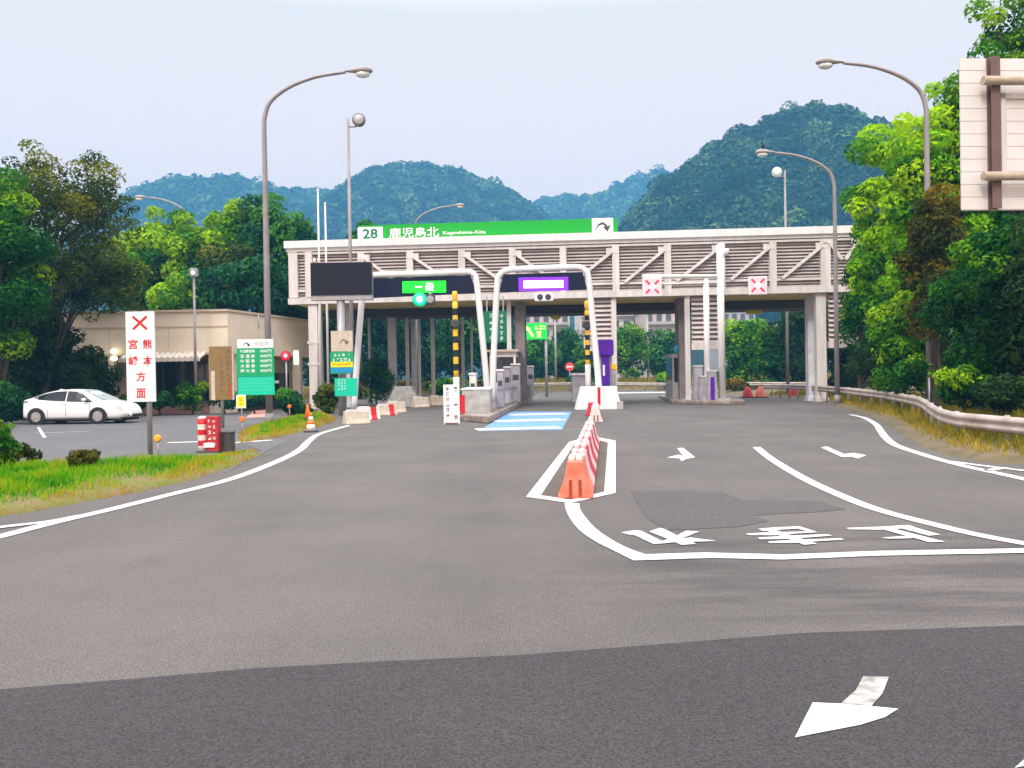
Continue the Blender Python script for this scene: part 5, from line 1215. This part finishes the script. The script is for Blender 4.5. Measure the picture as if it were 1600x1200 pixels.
for u, vt, D, sg_, lb in ((868, 492, 104, 1, "distant lamp post beyond the violet lane"), (1012, 486, 108, -1, "distant lamp post with pale round head beyond the gate")):
    b = P(u + 1, 600, D); h = P(u, vt, D).z
    t = thing("lamp_post", lb, "lamp post", (b.x, D, 0.8)); h -= .8
    mk("pole", MB().tube([(0, 0, 0), (0, 0, h)], [.16, .11], 10), M_GALV, t); mk("lamp_head", MB().ell((sg_ * .35, 0, h), (.75, .5, .38), 12, 8), M_LAMPGLASS, t)
pp = P(1215, 520, 84); t = thing("lamp_post", "slim white post among the green trees behind the right lanes", "lamp post", (pp.x, 84, 0)); mk("pole", MB().tube([(0, 0, 0), (0, 0, P(1215, 512, 84).z)], .09, 8), M_WHITE2, t); mk("lamp_head", MB().ell((0, 0, P(1215, 509, 84).z), (.25, .25, .2), 10, 6), M_LAMPGLASS, t)
def block_building(label, u0, u1, vt, D, wallm, floors, cols_, depth=14):
    a = P(u0, vt, D); c = P(u1, vt, D); t = thing("apartment_building", label, "building", (a.x, D, 0), 0, "pale buildings on the far slope")
    w = c.x - a.x; h = a.z
    mk("wall", MB().box(0, w, 0, depth, 0, h), wallm, t); mk("roof", MB().box(-.3, w + .3, -.3, depth + .3, h, h + .4), M_CONC, t)
    for j in range(floors):
        for i in range(cols_):
            x = w * (i + .5) / cols_; z = h - 2.4 - j * 3.1
            if z > 1: mk("window", MB().box(x - w / cols_ * .28, x + w / cols_ * .28, -.06, -.01, z, z + 1.5), mat("far_glass", (.10, .10, .12), .3), t)
        z = h - 2.8 - j * 3.1
        if z > 1: mk("balcony", MB().box(.4, w - .4, -1.0, -.01, z - .3, z + .25), M_CONC, t)
M_PINKW = mat("far_wall", (.56, .46, .44), .9, noise=.15, nscale=.3); M_PALEW = mat("far_wall_pale", (.66, .60, .58), .9, noise=.1, nscale=.3)
block_building("pale pinkish building on the slope behind the violet lane", 816, 890, 486, 175, M_PINKW, 3, 5)
block_building("pale building with balconies behind the cream screen columns", 905, 1003, 474, 185, M_PALEW, 4, 6)
block_building("pinkish building at the slope behind the kerb island", 1008, 1066, 484, 170, M_PINKW, 4, 4)
block_building("grey building glimpsed over trees behind the far right lane", 1128, 1180, 484, 180, mat("far_wall_grey", (.40, .40, .46), .9, noise=.1, nscale=.3), 3, 4)

# ================================================================ TREES
GL_ = "trees behind the office building"; GR_ = "trees along the guardrail"; GB = "trees beyond the toll gate"; GX = "shrubs around the parking lot"
T = tree
# cluster behind the office (broad-leaved, lit tops)
T("broadleaf_tree", "round bright topped tree at the edge of the office grove, beside the olive tree", "tree", 212, 345, 500, 105, 60, LM_MID, 21, 9000, .20, .95, 46, GL_, .60)
T("broadleaf_tree", "bright topped tree standing above the white cross sign", "tree", 250, 322, 500, 95, 63, LM_MID, 22, 9000, .20, .95, 46, GL_, .60)
T("broadleaf_tree", "broad tree above the small square lamp, with yellow green crown", "tree", 308, 330, 500, 105, 61, LM_MID, 23, 9500, .20, .95, 48, GL_, .60)
T("broadleaf_tree", "tallest tree of the office grove, just short of the lamp pole", "tree", 366, 300, 500, 95, 64, LM_MID, 24, 9500, .20, .95, 48, GL_, .60)
T("broadleaf_tree", "dark crowned tree standing directly behind the curved lamp pole", "tree", 412, 302, 500, 85, 62, LM_TEAL, 25, 9000, .20, .95, 44, GL_, .60)
T("broadleaf_tree", "teal green tree between the lamp pole and the passage end", "tree", 462, 328, 510, 80, 66, LM_TEAL, 26, 8000, .20, .9, 40, GL_, .60)
T("broadleaf_tree", "low yellow green tree peeping over the office roof", "tree", 272, 432, 505, 80, 56, LM_MID, 27, 6000, .17, .7, 36, GL_, .60)
T("broadleaf_tree", "dark tree close behind the office roof corner", "tree", 375, 395, 505, 150, 56.5, LM_TEAL, 28, 12000, .18, .9, 56, GL_, .38)
T("broadleaf_tree", "brown green tree over the middle of the office roof", "tree", 345, 372, 500, 90, 58, LM_OLIVE, 281, 7000, .18, .8, 40, GL_, .30)
T("broadleaf_tree", "small dark tree peeping beside the number 28 of the roof sign", "tree", 560, 345, 470, 70, 74, LM_TEAL, 29, 5000, .22, .9, 34, GL_, .60)
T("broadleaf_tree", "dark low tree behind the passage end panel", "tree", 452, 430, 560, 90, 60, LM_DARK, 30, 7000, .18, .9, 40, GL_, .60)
# big sparse tree and shade on the left
T("olive_tree", "large feathery olive tree with thin twigs over the parked car", "tree", 72, 228, 520, 240, 41, LM_OLIVE, 31, 30000, .095, .66, 190, None, .45, lump=.45, jit=.8, ub=40)
T("olive_tree", "lower drooping olive branches in front of the office wall", "tree", 150, 385, 500, 150, 40, LM_OLIVE, 32, 9000, .085, .45, 80, None, .28, lump=.6, jit=.9, ub=60)
T("dark_tree", "dark green tree at the left edge of the parking lot", "tree", -6, 250, 600, 160, 36, LM_MID, 33, 18000, .12, .75, 84, None, .30)
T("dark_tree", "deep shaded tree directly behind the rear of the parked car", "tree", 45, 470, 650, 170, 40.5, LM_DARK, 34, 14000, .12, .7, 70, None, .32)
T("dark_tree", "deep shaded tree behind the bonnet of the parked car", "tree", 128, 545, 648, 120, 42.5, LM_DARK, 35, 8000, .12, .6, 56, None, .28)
bush("dark shrub at the rear bumper of the parked car", 15, 590, 665, 70, 36, LM_TEAL, 36, 4000, .09, .35, group=GX)
bush("dark leafy shrub at the left end of the grass island", -8, 655, 740, 66, 15.2, LM_MID, 37, 3500, .045, .22, group=GX, zb=.1)
bush("sparse grey green weed at the back of the grass island", 38, 688, 735, 44, 15.6, LM_OLIVE, 371, 420, .05, .4, group=GX, zb=.1, ncl=12)
bush("russet little shrub on the grass island", 127, 696, 742, 58, 14.8, LM_RED, 38, 900, .05, .3, group=GX, zb=.12, ncl=16)
bush("round clipped dark bush beside the pink path", 454, 607, 656, 46, 36.5, LM_TEAL, 39, 4500, .07, .45, group=GX)
bush("small green bush against the white columns", 478, 630, 655, 22, 37.5, LM_OLIVE, 40, 1500, .06, .45, group=GX)
for k, (u, vt, vb, w_, lb) in enumerate(((250, 612, 642, 60, "low hedge plant under the awning"), (300, 590, 642, 46, "taller green shrub in front of the dark office window"), (205, 615, 642, 46, "low dark shrub behind the white cross sign"), (352, 608, 642, 50, "green shrub behind the brown notice board"), (398, 606, 640, 40, "small shrub below the fee board"))):
    bush(lb, u, vt, vb, w_, 43.6, LM_TEAL if k != 1 else LM_MID, 400 + k, 2500, .08, .4, group=GX)
for k, (u, vt, vb, w_, D, lm_, lb) in enumerate(((588, 560, 635, 60, 56, LM_TEAL, "round dark bush left of the grey canopy column"), (510, 600, 645, 36, 42, LM_OLIVE, "small potted looking shrub below the turquoise notice"), (700, 585, 630, 60, 66, LM_MID, "bright green bush seen past the striped pole"))):
    bush(lb, u, vt, vb, w_, D, lm_, 420 + k, 3500, .11, .45, group="bushes at the toll lanes")
# right side wall of trees
T("bright_tree", "bright yellow green tree overlapping the right end of the passage", "tree", 1402, 196, 600, 160, 37, LM_BRIGHT, 51, 24000, .125, .60, 110, GR_, .60)
T("bright_tree", "tall bright tree around the street lamp pole", "tree", 1468, 120, 520, 160, 33.5, LM_BRIGHT, 52, 22000, .115, .60, 105, GR_, .57)
T("bright_tree", "small dark tree hanging over the guardrail lamp", "tree", 1343, 385, 600, 72, 45.5, LM_MID, 53, 8000, .11, .55, 46, GR_, .18)
T("russet_tree", "russet leaved vine tree in the middle of the green wall", "tree", 1462, 300, 560, 105, 30, LM_RED, 54, 13000, .10, .5, 66, GR_, .30)
T("bright_tree", "bright lower tree hanging toward the guardrail bend", "tree", 1412, 440, 622, 110, 33.5, LM_MID, 55, 11000, .10, .5, 60, GR_, .52)
T("dark_tree", "deep green tree below the big sign back", "tree", 1545, 335, 650, 170, 25.5, LM_MID, 56, 18000, .095, .6, 90, GR_, .12)
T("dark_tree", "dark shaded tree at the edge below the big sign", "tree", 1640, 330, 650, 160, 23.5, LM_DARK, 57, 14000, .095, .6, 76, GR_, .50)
T("tall_tree", "tall airy tree rising above the big sign back", "tree", 1590, -20, 340, 210, 34, LM_MID, 58, 17000, .115, .6, 96, GR_, .48, lump=.5)
T("tall_tree", "narrow tree showing beside the upper edge of the big sign", "tree", 1505, 95, 340, 70, 33, LM_MID, 59, 6000, .11, .5, 40, GR_, .40, lump=.5)
T("dark_tree", "dark tree behind the end of the passage", "tree", 1335, 520, 615, 90, 56, LM_DARK, 60, 7000, .17, .7, 44, GR_, .35)
for k, (u, vt, vb, w_, D, lm_, ti, lb) in enumerate(((1362, 540, 612, 80, 42.5, LM_DARK, .5, "dark undergrowth bush behind the far guardrail"), (1440, 550, 622, 80, 31, LM_MID, .3, "green bush behind the guardrail bend"), (1505, 575, 640, 90, 24, LM_MID, .2, "dark green bush behind the near guardrail"), (1580, 580, 648, 100, 22, LM_DARK, .4, "dark bush where the guardrail leaves the picture"), (1395, 585, 612, 70, 38, LM_OLIVE, .4, "brown green weeds behind the guardrail"))):
    bush(lb, u, vt, vb, w_, D, lm_, 440 + k, 3800, .075, ti, group="bushes behind the guardrail", zb=.1)
# beyond the toll gate
BY = ((500, 470, 620, 90, 84, LM_DARK, .4, "dark tree seen left of the lane columns"), (585, 440, 625, 100, 86, LM_TEAL, .3, "dark tree behind the grey canopy column"), (650, 445, 625, 95, 90, LM_TEAL, .28, "dark tree between the thin canopy columns"), (715, 440, 625, 100, 88, LM_TEAL, .32, "dark tree behind the striped pole"), (770, 450, 620, 80, 92, LM_TEAL, .35, "dark tree behind the booth sign"),
      (838, 528, 602, 62, 108, LM_TEAL, .55, "round tree below the green arrow board"), (885, 512, 602, 60, 112, LM_TEAL, .42, "teal tree beside the no entry sign"), (922, 530, 602, 50, 106, LM_MID, .35, "green tree behind the violet gantry leg"), (985, 506, 604, 72, 108, LM_MID, .42, "round green tree left of the pale lamp post"), (1035, 520, 604, 60, 112, LM_TEAL, .50, "green tree right of the pale lamp post"),
      (1160, 492, 606, 75, 84, LM_MID, .36, "bright tree behind the white double mast"), (1212, 500, 608, 80, 80, LM_MID, .30, "green tree in the far right lane opening"), (1255, 470, 606, 90, 78, LM_DARK, .35, "dark tree beside the wide grey column"), (1320, 470, 606, 90, 74, LM_DARK, .4, "dark tree behind the right end column"))
for k, (u, vt, vb, w_, D, lm_, ti, lb) in enumerate(BY):
    T("roadside_tree", lb, "tree", u, vt, vb, w_, D, lm_, 70 + k, 5200, .26, None, 40, GB, ti)
for k, (u, vt, vb, w_, D, lb) in enumerate(((1040, 580, 605, 30, 96, "yellow green bush before the pale lamp post"), (905, 585, 604, 50, 96, "low dark bush below the no entry sign"), (1150, 590, 612, 40, 76, "russet bush beside the red block"))):
    bush(lb, u, vt, vb, w_, D, (LM_BRIGHT, LM_TEAL, LM_RED)[k], 480 + k, 1800, .16, .5, group="bushes on the far bank", zb=.3)

# ================================================================ HAZE
hz = MB().box(-1200, 1200, -140, 1600, -1.2, 285)
mt = bpy.data.materials.new("haze"); mt.use_nodes = True
n = mt.node_tree.nodes; l = mt.node_tree.links; n.clear()
o_ = n.new("ShaderNodeOutputMaterial"); pv = n.new("ShaderNodeVolumePrincipled")
pv.inputs["Color"].default_value = (0.15, 0.48, 0.86, 1); pv.inputs["Density"].default_value = 0.00060
l.new(pv.outputs[0], o_.inputs["Volume"])
hb = mk("haze", hz, mt); hb["kind"] = "stuff"; hb.display_type = 'WIRE'
